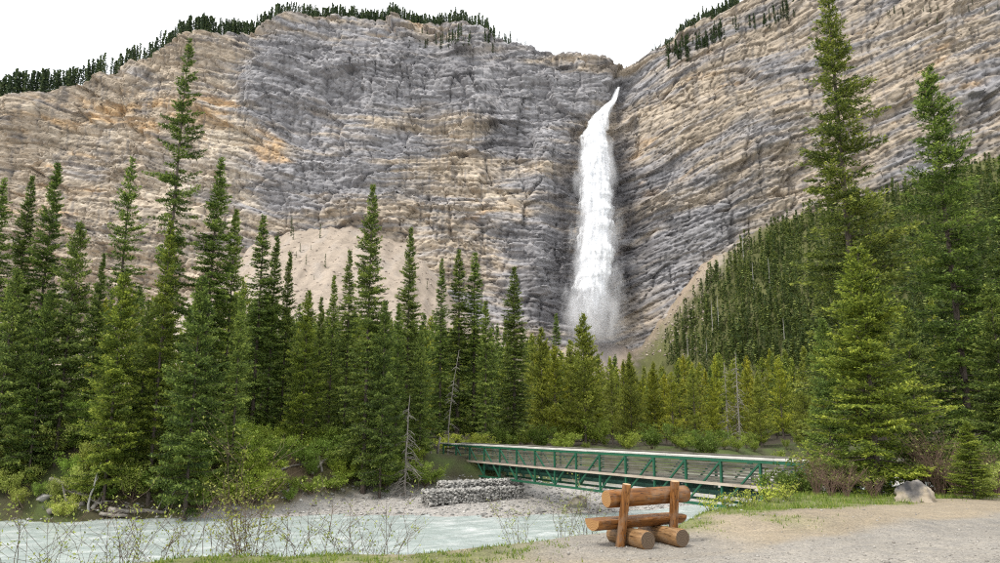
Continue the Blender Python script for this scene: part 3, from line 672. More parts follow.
bank_trees = [
 ('b', 5, 176, 47, DARK, 1.0, 'dark spruce at the far left edge, leftmost of the bank trees'),
 ('a', 33, 172, 49, DARK, .9, 'dark spruce second from the left edge on the far bank'),
 ('c', 58, 158, 48, BLUE, .85, 'dark blue-green pointed spruce tallest of the left edge cluster'),
 ('g', 81, 222, 45, MID, .8, 'full green spruce right of the left edge cluster, lower than its neighbours'),
 ('g', 18, 268, 43.5, MID, .8, 'mid-green spruce standing in front at the left edge'),
 ('g', 50, 290, 44, DARK, .7, 'short dark spruce in front of the left edge cluster'),
 ('e', 133, 155, 52, DARK, 1.05, 'thin lopsided spruce with sparse top left of the tallest spruce'),
 ('c', 104, 250, 50, DARK, .7, 'slim dark spruce filling behind the lopsided sparse spruce'),
 ('g', 125, 272, 43, LIME, .85, 'bright green broad fir in front of the lopsided sparse spruce'),
 ('d', 190, 34, 47, DARK, .95, 'tallest spruce on the far bank, its open top reaching the cliff rim'),
 ('c', 172, 215, 44, LIME, .75, 'yellow-green spruce just left of the foot of the tallest spruce'),
 ('g', 150, 300, 45, MID, .7, 'small spruce between the bright broad fir and the tallest spruce'),
 ('b', 222, 155, 49, DARK, 1.0, 'dark spruce directly right of the tallest spruce'),
 ('c', 237, 205, 50, MID, .8, 'green spruce with pointed top right of the dark spruce'),
 ('g', 203, 275, 42.5, DARK, .85, 'dense dark green spruce down to the shore below the tallest spruce'),
 ('c', 243, 285, 46, MID, .8, 'mid-green spruce behind the tall riverside willow'),
 ('f', 264, 212, 55, DARK, 1.1, 'narrow dark spruce left of the scree slope'),
 ('c', 277, 232, 56, DARK, .8, 'dark spruce standing against the left edge of the scree'),
 ('c', 290, 248, 57, MID, .7, 'slender spruce overlapping the lower left of the scree'),
 ('g', 309, 290, 53, LIME, .75, 'light green spruce below the middle of the scree'),
 ('c', 322, 294, 55, MID, .7, 'short spruce right of the light green one below the scree'),
 ('c', 335, 272, 57, MID, .75, 'green spruce below the scree, left of the forked pair'),
 ('b', 350, 248, 55, MID, .85, 'spruce left of the tall pale-barked one by the scree'),
 ('a', 373, 180, 51, MID, .9, 'tall pointed spruce in front of the scree, taller than all beside it'),
 ('g', 385, 300, 50, DARK, .7, 'dense dark spruce at the foot of the tall pointed spruce'),
 ('a', 411, 224, 57, MID, .85, 'tall spruce behind the grey dead snag'),
 ('c', 399, 300, 54, DARK, .75, 'dark spruce just left of the grey dead snag'),
 ('g', 422, 330, 55, MID, .7, 'small spruce just right of the grey dead snag'),
 ('f', 442, 256, 67, DARK, .8, 'very narrow dark spruce above the bridge left end'),
 ('f', 459, 247, 68, MID, 1.15, 'narrow spruce, left one of the twin spires above the bridge'),
 ('f', 475, 250, 69, DARK, 1.15, 'narrow spruce, right one of the twin spires above the bridge'),
 ('c', 486, 298, 66, MID, .9, 'full spruce beside the twin spires over the bridge'),
 ('a', 514, 264, 68, MID, 1.2, 'broad dark spruce standing alone above the bridge, left of the pines'),
 ('f', 556, 312, 84, DARK, 1.0, 'thin spruce tip between the pines just left of the falls'),
]
for k, u, v, Yd, col, wd, lab in bank_trees: tree_px(k, u, v, Yd, lab, wd * (.72 if k in 'de' else .9), col, group=G1)
G2 = 'pines behind the bridge'
pines = [('p', 541, 328, 78, MID, .8, 'yellow-green pine left of the tallest pine behind the bridge'), ('q', 554, 345, 74, LIME, 1.0, 'light ragged pine left of the broad pine behind the bridge'),
 ('p', 583, 314, 73, MID, .95, 'broad full pine below the falls, tallest of the pines'), ('q', 570, 340, 76, MID, .9, 'loose pine half hidden by the broad pine below the falls'),
 ('p', 629, 353, 78, MID, .75, 'rounded pine right of the falls base, standing alone'), ('q', 611, 372, 84, MID, .8, 'thin pine between the broad pine and the rounded pine'),
 ('p', 653, 362, 80, LIME, .8, 'light green pine right of the rounded lone pine'), ('q', 671, 372, 76, LIME, 1.0, 'ragged yellow-green pine behind the middle of the bridge'),
 ('q', 692, 366, 84, MID, 1.0, 'open pine right of the ragged yellow-green pine'), ('p', 712, 378, 78, LIME, .8, 'small light pine above the bench back'),
 ('q', 733, 360, 86, MID, 1.0, 'tall open pine below the bleached snags'), ('p', 757, 372, 80, MID, .8, 'pine with dense top behind the right half of the bridge'),
 ('q', 778, 358, 84, LIME, 1.0, 'light open pine behind the right end of the bridge'), ('p', 801, 362, 78, MID, .8, 'pine partly hidden by the tall right spruce')]
for k, u, v, Yd, col, wd, lab in pines: tree_px(k, u, v, Yd, lab, wd, col, 'pine_tree', G2)
G3 = 'trees on the near right bank'
right = [('r1', 826, -28, 26.5, (1.15, 1.05, .85), .95, 'tallest tree on the right, open spruce cut off by the top of the picture', 'spruce_tree'),
 ('r2', 857, 246, 21.5, LIME, 1.0, 'bright green full spruce in front on the right, behind the boulder', 'spruce_tree'),
 ('r3', 928, 64, 28.5, BLUE, .95, 'tall dark spruce right of the tallest right-hand tree', 'spruce_tree'),
 ('c', 962, 225, 31, DARK, 1.2, 'dark spruce close to the right edge behind the tall dark one', 'spruce_tree'),
 ('a', 1003, 150, 29.5, DARK, 1.3, 'large dark spruce cut by the right edge of the picture', 'spruce_tree'),
 ('g', 988, 282, 25, MID, .9, 'shorter mid-green fir at the right edge', 'fir_tree'),
 ('g', 904, 300, 24, MID, .8, 'green fir tucked behind the right side of the bright front spruce', 'fir_tree'),
 ('g', 822, 318, 25.5, (1.1, 1.15, 1.0), .8, 'greyish green fir left of the bright front spruce', 'fir_tree'),
 ('g', 966, 422, 18.8, LIME, 1.5, 'tiny young fir right of the boulder', 'fir_tree')]
for k, u, v, Yd, col, wd, lab, nm in right: tree_px(k, u, v, Yd, lab, wd, col, nm, G3)
# the wood behind the front rows
def scatter(n, fn):
    out = []; tries = 0
    while len(out) < n and tries < n * 60:
        tries += 1; p = fn()
        if p is None: continue
        if all((p[0] - q[0]) ** 2 + (p[1] - q[1]) ** 2 > p[2] ** 2 for q in out): out.append(p)
    return out
def wood():
    y = random.uniform(58, 190); u = random.choice([random.uniform(-40, 540), random.uniform(230, 500), random.uniform(530, 860), random.uniform(530, 1010)]); x = (u - 500) / FPX * y * 1.02
    s, w = sw(x, y)
    if w < far_edge(s) + np.interp(s, [-26, -4], [7, 15]): return None
    if 425 < u < 620 and y < 74: return None
    if u > 530: y = 74 + (y - 58) * 0.6; x = (u - 500) / FPX * y * 1.02
    return (x, y, 1.55, u)
for x, y, _, u in scatter(420, wood):
    x, y, u = float(x), float(y), float(u)
    vt = np.interp(u, [0, 100, 250, 300, 430, 520, 560, 640, 720, 800, 1000], [270, 282, 280, 300, 308, 325, 345, 356, 352, 345, 250]) + random.uniform(0, 30)
    Ht = min(22.0, max(6.0, at(u, vt, y)[2] - gz(x, y)))
    left = u < 530
    k = random.choice(['m1', 'm2', 'm1', 'm2', 'm3'] if left else ['m3', 'm3', 'm2', 'm3'])
    zn_ = next(t_ for lim_, t_ in ((165, 'left of the tallest spruce'), (255, 'around the tallest spruce'), (345, 'below the scree'), (440, 'around the grey dead spruce'), (545, 'above the bridge far end'), (640, 'below the falls'), (740, 'above the middle of the bridge'), (830, 'above the bridge near end'), (2000, 'behind the right-hand trees')) if u < lim_)
    lab = ('spruce' if k != 'm3' else 'pine') + ' in the dense wood behind the front row, ' + zn_
    plant(k, x, y, gz(x, y) - 0.1, Ht, lab, 'wood ' + zn_, 'wood_spruce' if k != 'm3' else 'wood_pine', 'tree', random.uniform(.75, 1.1), random.choice([MID, DARK, DARK, LIME] if left else [MID, LIME, DARK, YEL]))
# wooded slope at the right foot of the cliff
def slope_pt():
    u = random.uniform(668, 1010); v = random.uniform(190, 372)
    if v < np.interp(u, [668, 705, 740, 800, 900, 1000], [335, 285, 250, 222, 195, 165]): return None
    p = hit_t(u, v)
    if p is None or random.random() > np.interp(u, [668, 720, 760], [0.25, 0.55, 1]): return None
    return (float(p[0]), float(p[1]), 3.2, u)
sl_pts = scatter(300, slope_pt)
for x, y, _, u in sl_pts:
    x, y = float(x), float(y)
    plant(random.choice(['x1', 'x2', 'x2', 'x3']), x, y, float(tz(x, y)) - 0.3, random.uniform(8, 19), 'dark conifer on the steep wooded slope, ' + ('near the scree right of the falls' if u < 735 else 'left of the tallest right-hand tree' if u < 810 else 'behind the right-hand trees'), 'slope conifers ' + ('by the scree' if u < 735 else 'in the middle' if u < 810 else 'at right'), 'hillside_conifer', 'tree', random.uniform(.7, 1), random.choice([MID, DARK, (1.3, 1.3, .9), (1.1, 1.1, 1)]))
# conifers along the cliff rim
def rim_tree(x, z, back, H, lab, grp, col=MID):
    y = float(cliff_point(x, z - 1)[0]) + back
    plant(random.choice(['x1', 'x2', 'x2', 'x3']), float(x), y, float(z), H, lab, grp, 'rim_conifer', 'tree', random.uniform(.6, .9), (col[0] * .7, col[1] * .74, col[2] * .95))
rl = []
for k in range(190):
    u = random.choice([random.uniform(-20, 270), random.uniform(150, 400), random.uniform(270, 530)]); x = float(np.interp(u, [a for a, b in sky_px], rim[:, 0]))
    z = float(rim_z(x)); back = random.uniform(2, 22)
    H = np.interp(u, [0, 100, 250, 300, 500, 530], [24, 22, 17, 15, 16, 6]) * random.uniform(.55, 1.2)
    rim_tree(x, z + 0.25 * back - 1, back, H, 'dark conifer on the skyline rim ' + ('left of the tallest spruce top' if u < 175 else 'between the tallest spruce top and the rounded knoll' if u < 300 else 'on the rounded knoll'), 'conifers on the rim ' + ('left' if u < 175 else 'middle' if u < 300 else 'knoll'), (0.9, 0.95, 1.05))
for k in range(34):
    u = random.uniform(640, 735); x = float(np.interp(u, [a for a, b in sky_px], rim[:, 0])); back = random.uniform(1, 14)
    rim_tree(x, float(rim_z(x)) + 0.3 * back - 1.5, back, np.interp(u, [640, 670, 700], [4, 9, 15]) * random.uniform(.6, 1.2), 'dark conifer on the right cliff rim beside the notch', 'conifers on the right rim')
def wall_tree(u, v, H, lab, grp):
    p = cliff_at(u, v); y = float(cliff_point(p[0], p[2])[0])
    plant(random.choice(['x1', 'x2', 'x3']), float(p[0]), y - 0.5, float(p[2]) - 1, H, lab, grp, 'ledge_conifer', 'tree', .85, (.55, .66, .66))
for k in range(30): wall_tree(random.uniform(405, 500), random.gauss(41, 4), random.uniform(8, 18), 'dark conifer on the ledge under the left rim', 'conifers on the upper ledge')
for k in range(90):
    u = random.choice([random.uniform(668, 722), random.uniform(668, 800)]); wall_tree(u, np.interp(u, [668, 720, 800], [56, 40, 10]) + random.gauss(0, 5), random.uniform(8, 19), 'dark conifer on the ledge of the right wall below the rim', 'conifers on the right ledge')
for k in range(16): wall_tree(random.uniform(885, 1000), random.gauss(14, 7), random.uniform(4, 9), 'small conifer high on the right wall', 'conifers high on the right wall')
for u, v, H in ((320, 238, 13), (278, 240, 10), (291, 236, 18), (293, 240, 12), (300, 252, 8), (306, 265, 9), (325, 268, 12), (296, 258, 6), (311, 250, 5), (427, 290, 8), (314, 280, 4)):
    p = hit_t(u, v); yy = p[1]
    plant('x2', float(p[0]), float(yy), float(p[2]) - 0.3, H, 'small lone conifer rooted on the pale scree slope', 'lone conifers on the scree', 'scree_conifer', 'tree', .8, DARK)

# the rest of the distant trees, too many and too small to pick apart
def forest_mass(name, P, Hs, label, seed, wid=1.0, col=(1, 1, 1)):
    V0, F0, t0_, _, _ = conifer(H=14, Rm=2.0, seed=seed, tw=4.0, spray=1.7, wid=0.95, whorl=1.3, nb=4, limb=False, mt=1)
    g = np.random.default_rng(seed); n = len(P); a = g.uniform(0, 6.28, n); ca, sa = np.cos(a)[:, None], np.sin(a)[:, None]; k = (Hs / 14)[:, None, None]
    W = np.stack([V0[None, :, 0] * ca - V0[None, :, 1] * sa, V0[None, :, 0] * sa + V0[None, :, 1] * ca, np.tile(V0[:, 2], (n, 1))], 2) * k * np.array((wid, wid, 1))[None, None] + P[:, None]
    F = (F0[None] + (np.arange(n) * len(V0))[:, None, None]).reshape(-1, 4)
    tn = (t0_[None] * g.uniform(.4, 1.6, (n, 1))).ravel()
    o = tag(link(name, mesh_np(name, W.reshape(-1, 3), F, M['far'], False, {'tint': tn})), label, None, None, 'stuff'); o.color = (*col, 1)
P = []
for _ in range(4600):
    u = random.uniform(662, 1020); v = random.uniform(170, 375)
    if v < np.interp(u, [662, 705, 740, 800, 900, 1000], [345, 282, 248, 220, 195, 165]) or random.random() > np.interp(u + (v - 300) * .3, [668, 720, 760], [0.5, 0.9, 1]): continue
    p = hit_t(u, v)
    if p is not None: P.append(p)
P = np.array(P); P[:, 2] -= 0.3
forest_mass('hillside_forest', P, rng.uniform(5, 17, len(P)), 'dense mass of dark conifers covering the right slope', 61, 0.9, (1.4, 1.35, 1.1))
P = []
for _ in range(1700):
    u = random.choice([random.uniform(-30, 270), random.uniform(200, 470), random.uniform(300, 510)]); x = float(np.interp(u, [a for a, b in sky_px], rim[:, 0])) + random.uniform(-3, 3); back = random.uniform(0, 14) if u < 290 else random.uniform(2, 30)
    P.append((x, back, float(rim_z(x)) + 0.22 * back - 2.5, np.interp(u, [0, 100, 250, 300, 480, 530], [25, 22, 17, 16, 17, 5]) * random.uniform(.5, 1.15)))
for _ in range(380):
    u = random.uniform(655, 745); x = float(np.interp(u, [a for a, b in sky_px], rim[:, 0])); back = random.uniform(4, 30)
    P.append((x, back, float(rim_z(x)) + 0.22 * back - 2.5, np.interp(u, [655, 700], [6, 15]) * random.uniform(.6, 1.1)))
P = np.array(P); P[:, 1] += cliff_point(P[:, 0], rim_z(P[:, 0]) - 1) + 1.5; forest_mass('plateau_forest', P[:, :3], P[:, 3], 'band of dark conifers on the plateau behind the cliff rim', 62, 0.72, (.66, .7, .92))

# ------------------------------------------------------------------ footbridge
def paint(name, col, wear, rough=0.5):
    m, n, b = mat(name); co = objco(n); f = noise(n, co, 2.2, 6, 0.7)
    n.links.new(ramp(n, f, [(0.35, col), (0.62, tuple(0.8 * c for c in col)), (0.75, wear)]), b.inputs['Base Color']); b.inputs['Roughness'].default_value = rough
    b.inputs['Specular IOR Level'].default_value = 0.4; return m
M['green'] = paint('green_steel_paint', (0.018, 0.115, 0.062), (0.04, 0.12, 0.07))
M['dkgreen'] = paint('dark_green_steel', (0.012, 0.05, 0.035), (0.03, 0.06, 0.045))
M['paletimber'] = simple('pale_weathered_timber', [(0.3, (0.42, 0.40, 0.36)), (0.7, (0.66, 0.64, 0.6))], 3, 5, 0.85, 0.3, 0.01, (0.4, 0.4, 3))
M['greytimber'] = simple('grey_weathered_timber', [(0.3, (0.08, 0.075, 0.06)), (0.7, (0.21, 0.2, 0.165))], 3, 5, 0.9, 0.3, 0.01, (0.4, 0.4, 3))
M['decktimber'] = simple('deck_timber', [(0.3, (0.34, 0.27, 0.21)), (0.7, (0.54, 0.46, 0.38))], 3, 5, 0.9, 0.3, 0.01, (0.4, 0.4, 3))
P0 = at(443.6, 445.5, 60); P14 = at(760, 461.5, 32.5)
ztop = (P0[2] + P14[2]) / 2; e2 = (P14 - P0)[:2]; BL = float(np.hypot(*e2)); PAN = BL / 14
ang = math.atan2(e2[1], e2[0])
bridge = thing('footbridge', 'long green steel truss footbridge with pale timber handrails over the river', 'bridge', (P0[0], P0[1], ztop), ang)
# local frame: x along the bridge from the far end to the near end, y away from the camera, z = 0 at the top chord
TD, DK, WB = 2.0, -1.02, 1.9
NP = 16
def part(name, mb_, m, parent, bw=0.0):
    o = link(name, mb_.mesh(name, M[m] if isinstance(m, str) else m), parent)
    if bw: bevel(o, bw, 1)
    return o
for side, y0 in ((0, 0.0), (1, WB)):
    mb = MB(); mb.box((NP * PAN / 2, y0, 0), (NP * PAN + 0.12, 0.11, 0.11))
    tr = part('top_chord', mb, 'green', bridge)
    mb = MB(); mb.beam((PAN, y0, -TD), ((NP - 1) * PAN, y0, -TD), 0.11, 0.12); mb.beam((0, y0, DK - 0.15), (PAN, y0, -TD), 0.10, 0.10); mb.beam(((NP - 1) * PAN, y0, -TD), (NP * PAN, y0, DK - 0.15), 0.10, 0.10)
    part('bottom_chord', mb, 'green', bridge)
    for i in range(NP + 1):
        lo = -TD + 0.058 if 0 < i < NP else DK - 0.2
        mb = MB(); mb.box((i * PAN, y0, (lo - 0.056) / 2), (0.10, 0.095, -0.056 - lo)); part('vertical_post', mb, 'green', bridge)
    for i in range(1, NP - 1):
        a, b = ((i * PAN, -0.05), ((i + 1) * PAN, -TD + 0.05)) if i < 7 else ((i * PAN, -TD + 0.05), ((i + 1) * PAN, -0.05))
        mb = MB(); mb.beam((a[0], y0, a[1]), (b[0], y0, b[1]), 0.075, 0.075, (0, 1, 0)); part('diagonal_brace', mb, 'green', bridge)
    mb = MB()
    yi = y0 + (0.14 if side == 0 else -0.14)
    for i in range(6):      # handrail in six lengths
        L6 = (NP * PAN + 3.4) / 6
        mb = MB(); mb.box((-0.6 + (i + 0.5) * L6, yi - (0.1 if side == 0 else -0.1), 0.115 + 0.006 * (i % 2)), (L6 - 0.012, 0.15, 0.115)); part('handrail', mb, 'paletimber' if side == 0 else 'greytimber', bridge, 0.02)
    for zr, hgt in ((-0.26, 0.075), (-0.52, 0.075), (-0.78, 0.075)):
        for i in range(6):
            L6 = NP * PAN / 6
            mb = MB(); mb.box(((i + 0.5) * L6, yi, zr + 0.008 * ((i * 7 + int(zr * 50)) % 3)), (L6 - 0.02, 0.045, hgt)); part('side_rail', mb, 'greytimber', bridge)
    for i in range(6):
        L6 = NP * PAN / 6
        mb = MB(); mb.box(((i + 0.5) * L6, y0 - (0.085 if side == 0 else -0.085), DK - 0.02), (L6 - 0.015, 0.06, 0.12)); part('deck_edge', mb, 'decktimber', bridge)
    for zi in range(NP * 6):
        pass
mb = MB()
for i in range(int(NP * PAN / 0.2)): mb.box((0.1 + i * 0.2, WB / 2, DK + 0.004 * (i % 3)), (0.185, WB - 0.36, 0.07))
dk = part('deck_planks', mb, 'greytimber', bridge); dk['kind'] = 'stuff'
for i in range(NP + 1):
    mb = MB(); mb.box((i * PAN, WB / 2, DK - 0.22), (0.12, WB - 0.1, 0.26)); part('floor_beam', mb, 'dkgreen', bridge)
for y0 in (0.35, WB - 0.35):
    mb = MB(); mb.box((NP * PAN / 2, y0, DK - 0.45), (NP * PAN - 0.4, 0.12, 0.2)); part('stringer', mb, 'dkgreen', bridge)
# leaning timber posts at the far landing
for k, (dx, dy, hh, tl) in enumerate(((-0.7, -0.25, 1.5, 0.25), (-1.9, -0.2, 1.3, -0.12))):
    wx = P0[0] + dx * math.cos(ang) - dy * math.sin(ang); wy = P0[1] + dx * math.sin(ang) + dy * math.cos(ang); zg = gz(wx, wy)
    mb = MB(); mb.tube([(0, 0, -0.2), (tl * 0.5, 0, hh * .5), (tl, 0, hh)], [0.1, 0.09, 0.08], 8)
    pm = mb.mesh('post', M['deadwood'], True)
    tag(link('timber_post', pm, None, (wx, wy, zg)), 'leaning grey timber post at the far end of the bridge' if k == 0 else 'grey timber post beyond the leaning one at the bridge far end', 'post')

# ------------------------------------------------------------------ stones: helpers
def ico(sub=1):
    import bmesh
    bm = bmesh.new(); bmesh.ops.create_icosphere(bm, subdivisions=sub, radius=1); V = np.array([v.co[:] for v in bm.verts]); F = np.array([[v.index for v in f.verts] for f in bm.faces]); bm.free(); return V, F
I1 = ico(1); OCT = (np.array([(1, 0, 0), (0, 1, 0), (-1, 0, 0), (0, -1, 0), (0, 0, 1), (0, 0, -1)], float), np.array([(0, 1, 4), (1, 2, 4), (2, 3, 4), (3, 0, 4), (1, 0, 5), (2, 1, 5), (3, 2, 5), (0, 3, 5)]))
def stones(pos, size, base=I1, flat=0.6, jit=0.18, seed=1):
    g = np.random.default_rng(seed); n = len(pos); V0, F0 = base; nv = len(V0)
    V = V0[None] * (1 + g.normal(0, jit, (n, nv, 1))) * size[:, None, None] * np.stack([g.uniform(.75, 1.25, n), g.uniform(.75, 1.25, n), flat * g.uniform(.7, 1.3, n)], 1)[:, None]
    a = g.uniform(0, 6.28, n); ca, sa = np.cos(a)[:, None], np.sin(a)[:, None]
    W = np.stack([V[..., 0] * ca - V[..., 1] * sa, V[..., 0] * sa + V[..., 1] * ca, V[..., 2]], 2) + pos[:, None]
    F = (F0[None] + (np.arange(n) * nv)[:, None, None]).reshape(-1, 3)
    return W.reshape(-1, 3), F, np.repeat(g.uniform(0, 1, n), nv)
def stone_material(name, stops):
    m, n, b = mat(name); a = N(n, 'ShaderNodeAttribute', attribute_name='tint'); c = ramp(n, a.outputs['Fac'], stops)
    c = mul(n, c, ramp(n, noise(n, objco(n), 9, 4), [(0.3, (.8, .8, .8)), (0.7, (1.15, 1.15, 1.15))])); n.links.new(c, b.inputs['Base Color']); b.inputs['Roughness'].default_value = 0.9; return m
M['stone'] = stone_material('river_stones', [(0, (.17, .165, .155)), (0.5, (.33, .32, .30)), (1, (.52, .50, .47))])
M['pebble'] = stone_material('path_pebbles', [(0, (.2, .18, .16)), (0.5, (.3, .28, .25)), (1, (.42, .395, .36))])
def hit(u, v, y0=8, y1=140):
    d = ray(u, v); yy = np.linspace(y0, y1, 1400); p = np.array((0, 0, CAMZ))[None] + d[None] * (yy / d[1])[:, None]
    k = np.argmax(p[:, 2] < height(p[:, 0], p[:, 1])); return p[k]
# gravel bar stones
n_ = 9000; sx = rng.uniform(-26, 12, n_); df = rng.uniform(-0.7, 11.5, n_) ** 1.0
wv_ = far_edge(sx) + df; ok = df < np.interp(sx, [-60, -23, -17, -12, -4, 40], [0.2, 0.3, 1.4, 3.6, 10.5, 9]); sx, wv_ = sx[ok], wv_[ok]
xy = RO[None] + sx[:, None] * RS[None] + wv_[:, None] * RW[None]; size = 0.035 + 0.085 * rng.uniform(0, 1, len(xy)) ** 3 + 0.06 * (rng.uniform(0, 1, len(xy)) < .05)
pos = np.column_stack([xy, height(xy[:, 0], xy[:, 1]) + size * 0.15])
V, F, tnt = stones(pos, size, OCT, seed=3, jit=.1); tag(link('shore_stones', mesh_np('shore_stones', V, F, M['stone'], False, {'tint': tnt})), 'rounded grey stones on the gravel bar', None, None, 'stuff')
# path pebbles
n_ = 9000; py = 9.6 + 9 * rng.uniform(0, 1, n_) ** 1.6; px = rng.uniform(-0.35, 0.72, n_) * py
ok = rng.uniform(0, 1, n_) < (path_mask(px, py) * 0.8 + 0.25); px, py = px[ok], py[ok]
size = 0.006 + 0.014 * rng.uniform(0, 1, len(px)) ** 4 + 0.02 * (rng.uniform(0, 1, len(px)) < .015)
pos = np.column_stack([px, py, height(px, py) + size * 0.2])
V, F, tnt = stones(pos, size, OCT, 0.7, 0.15, 4); tag(link('path_pebbles', mesh_np('path_pebbles', V, F, M['pebble'], False, {'tint': tnt})), 'loose grey pebbles on the gravel path', None, None, 'stuff')
P = []
for u0, u1, v0, v1, n_ in ((235, 440, 228, 330, 1500), (632, 705, 255, 356, 1800)):
    for _ in range(n_):
        p = hit_t(random.uniform(u0, u1), random.uniform(v0, v1), 300)
        if p is not None: P.append(p)
P = np.array(P); size = 0.35 + 1.7 * rng.uniform(0, 1, len(P)) ** 4
V, F, tnt = stones(P + np.array((0, 0, .1))[None], size, OCT, seed=14, jit=.12); M['talusstone'] = stone_material('scree_blocks', [(0, (.24, .2, .17)), (0.5, (.36, .3, .25)), (1, (.5, .43, .36))])
tag(link('scree_blocks', mesh_np('scree_blocks', V, F, M['talusstone'], False, {'tint': tnt})), 'loose rock blocks scattered on the scree', None, None, 'stuff')
# gabion wall under the far landing
def gabion(a, b, z0, z1, dep, parent, seed):
    g = np.random.default_rng(seed); a = np.array(a); b = np.array(b); L = np.hypot(*(b - a)); e = (b - a) / L; nrm = np.array((e[1], -e[0]))
    mb = MB(); mb.box(((a[0] + b[0]) / 2 - nrm[0] * dep / 2, (a[1] + b[1]) / 2 - nrm[1] * dep / 2, (z0 + z1) / 2), (L - 0.1, dep - 0.1, z1 - z0 - 0.1), Matrix.Rotation(math.atan2(e[1], e[0]), 3, 'Z'))
    core = part('wall_core', mb, 'stone', parent)
    n = int(L * (z1 - z0) * 150); t_ = g.uniform(0, L, n); z_ = g.uniform(z0, z1, n)
    p1 = np.column_stack([a[0] + e[0] * t_ + nrm[0] * g.uniform(-.04, .06, n), a[1] + e[1] * t_ + nrm[1] * g.uniform(-.04, .06, n), z_])
    m_ = int(L * dep * 60); t_ = g.uniform(0, L, m_); q = g.uniform(0, dep, m_)
    p2 = np.column_stack([a[0] + e[0] * t_ - nrm[0] * q, a[1] + e[1] * t_ - nrm[1] * q, np.full(m_, z1) + g.uniform(-.04, .05, m_)])
    k_ = int(dep * (z1 - z0) * 95); q = g.uniform(0, dep, k_); p3 = np.column_stack([a[0] - nrm[0] * q - e[0] * .02, a[1] - nrm[1] * q - e[1] * .02, g.uniform(z0, z1, k_)])
    pp = np.vstack([p1, p2, p3]); V, F, tn = stones(pp, 0.045 + 0.075 * g.uniform(0, 1, len(pp)) ** 1.5, I1, 0.7, 0.12, seed)
    o = link('stone_fill', mesh_np('stone_fill', V, F, M['stone'], False, {'tint': tn}), parent); o['kind'] = 'stuff'
gb = thing('gabion_wall', 'stepped grey stone-filled gabion wall under the far end of the bridge', 'wall')
A_ = at(430.5, 497, 47.0); B_ = at(524, 496.5, 50.5)
gabion(A_[:2], B_[:2], A_[2] - 0.5, at(470, 489.5, 48.5)[2], 1.2, gb, 5)
A2 = at(446, 480, 48.4); B2 = at(524, 480, 51.3)
gabion(A2[:2], B2[:2], A_[2] - 0.4, at(480, 481.5, 49.8)[2], 1.2, gb, 6)
def boulder(name, c, size, seed, stops, label, rz=0, sub=4, tint_scale=1.3):
    V, F = ico(sub); g = np.random.default_rng(seed)
    for k in range(16):     # flat broken faces
        nrm = g.normal(0, 1, 3); nrm /= np.linalg.norm(nrm); dd = g.uniform(0.62, 0.9); q = V @ nrm; V = V - nrm[None] * (np.clip(q - dd, 0, None) * 0.9)[:, None]
    V = V * (1 + 0.28 * fbm(V[:, 0] * 1.4 + V[:, 2], V[:, 1] * 1.4 + V[:, 2] * 1.3, seed, 5, .6))[:, None]
    for k in range(9):
        nrm = g.normal(0, 1, 3); nrm[2] = abs(nrm[2]) * .7; nrm /= np.linalg.norm(nrm); dd = g.uniform(0.5, 0.72); q = V @ nrm; V = V - nrm[None] * np.clip(q - dd, 0, None)[:, None]
    V = V * (1 + 0.13 * fbm(V[:, 0] * 6 + V[:, 2] * 4, V[:, 1] * 6 + V[:, 2] * 5, seed + 3, 3))[:, None]
    V = V * np.array(size)[None] / 2
    m = simple(name + '_rock', stops, tint_scale, 6, 0.95, 0.7, 0.05, bscale=7)
    o = link(name, mesh_np(name, V, F, m, False), None, c, (0, 0, rz)); return tag(o, label, 'rock')
p = onz(924, 504, -0.02); boulder('boulder', (p[0], p[1] + 0.25, 0.14), (1.2, 1.0, .8), 3, [(0.40, (.05, .05, .055)), (0.48, (.19, .175, .16)), (0.58, (.40, .34, .26))], 'large grey and tan boulder in the grass below the bright front spruce', 0.6)
p = at(578, 503, 45.0); boulder('river_rock', (p[0], 45, p[2] + 0.05), (1.75, 1.2, 0.85), 5, [(0.35, (.1, .09, .075)), (0.5, (.2, .18, .14)), (0.65, (.3, .28, .22))], 'low brown rock standing at the water edge left of the bench', 0.3, 3)
for k, (u, v, s_, lab) in enumerate(((44, 499, .8, 'grey rock among the driftwood, left of the upright pale stick'), (540, 512, .7, 'flat grey rock at the edge of the gravel bar'), (620, 500, .6, 'grey stone by the water under the bridge'), (26, 430, .9, 'pale rock high on the left bank'), (232, 512, .9, 'grey rock at the waterline below the tall willow'))):
    p = hit(u, v); boulder('shore_rock', (p[0], p[1], p[2] + s_ * .12), (s_ * 1.3, s_, s_ * .7), 20 + k, [(0.35, (.14, .135, .13)), (0.65, (.36, .345, .32))], lab, k, 3)

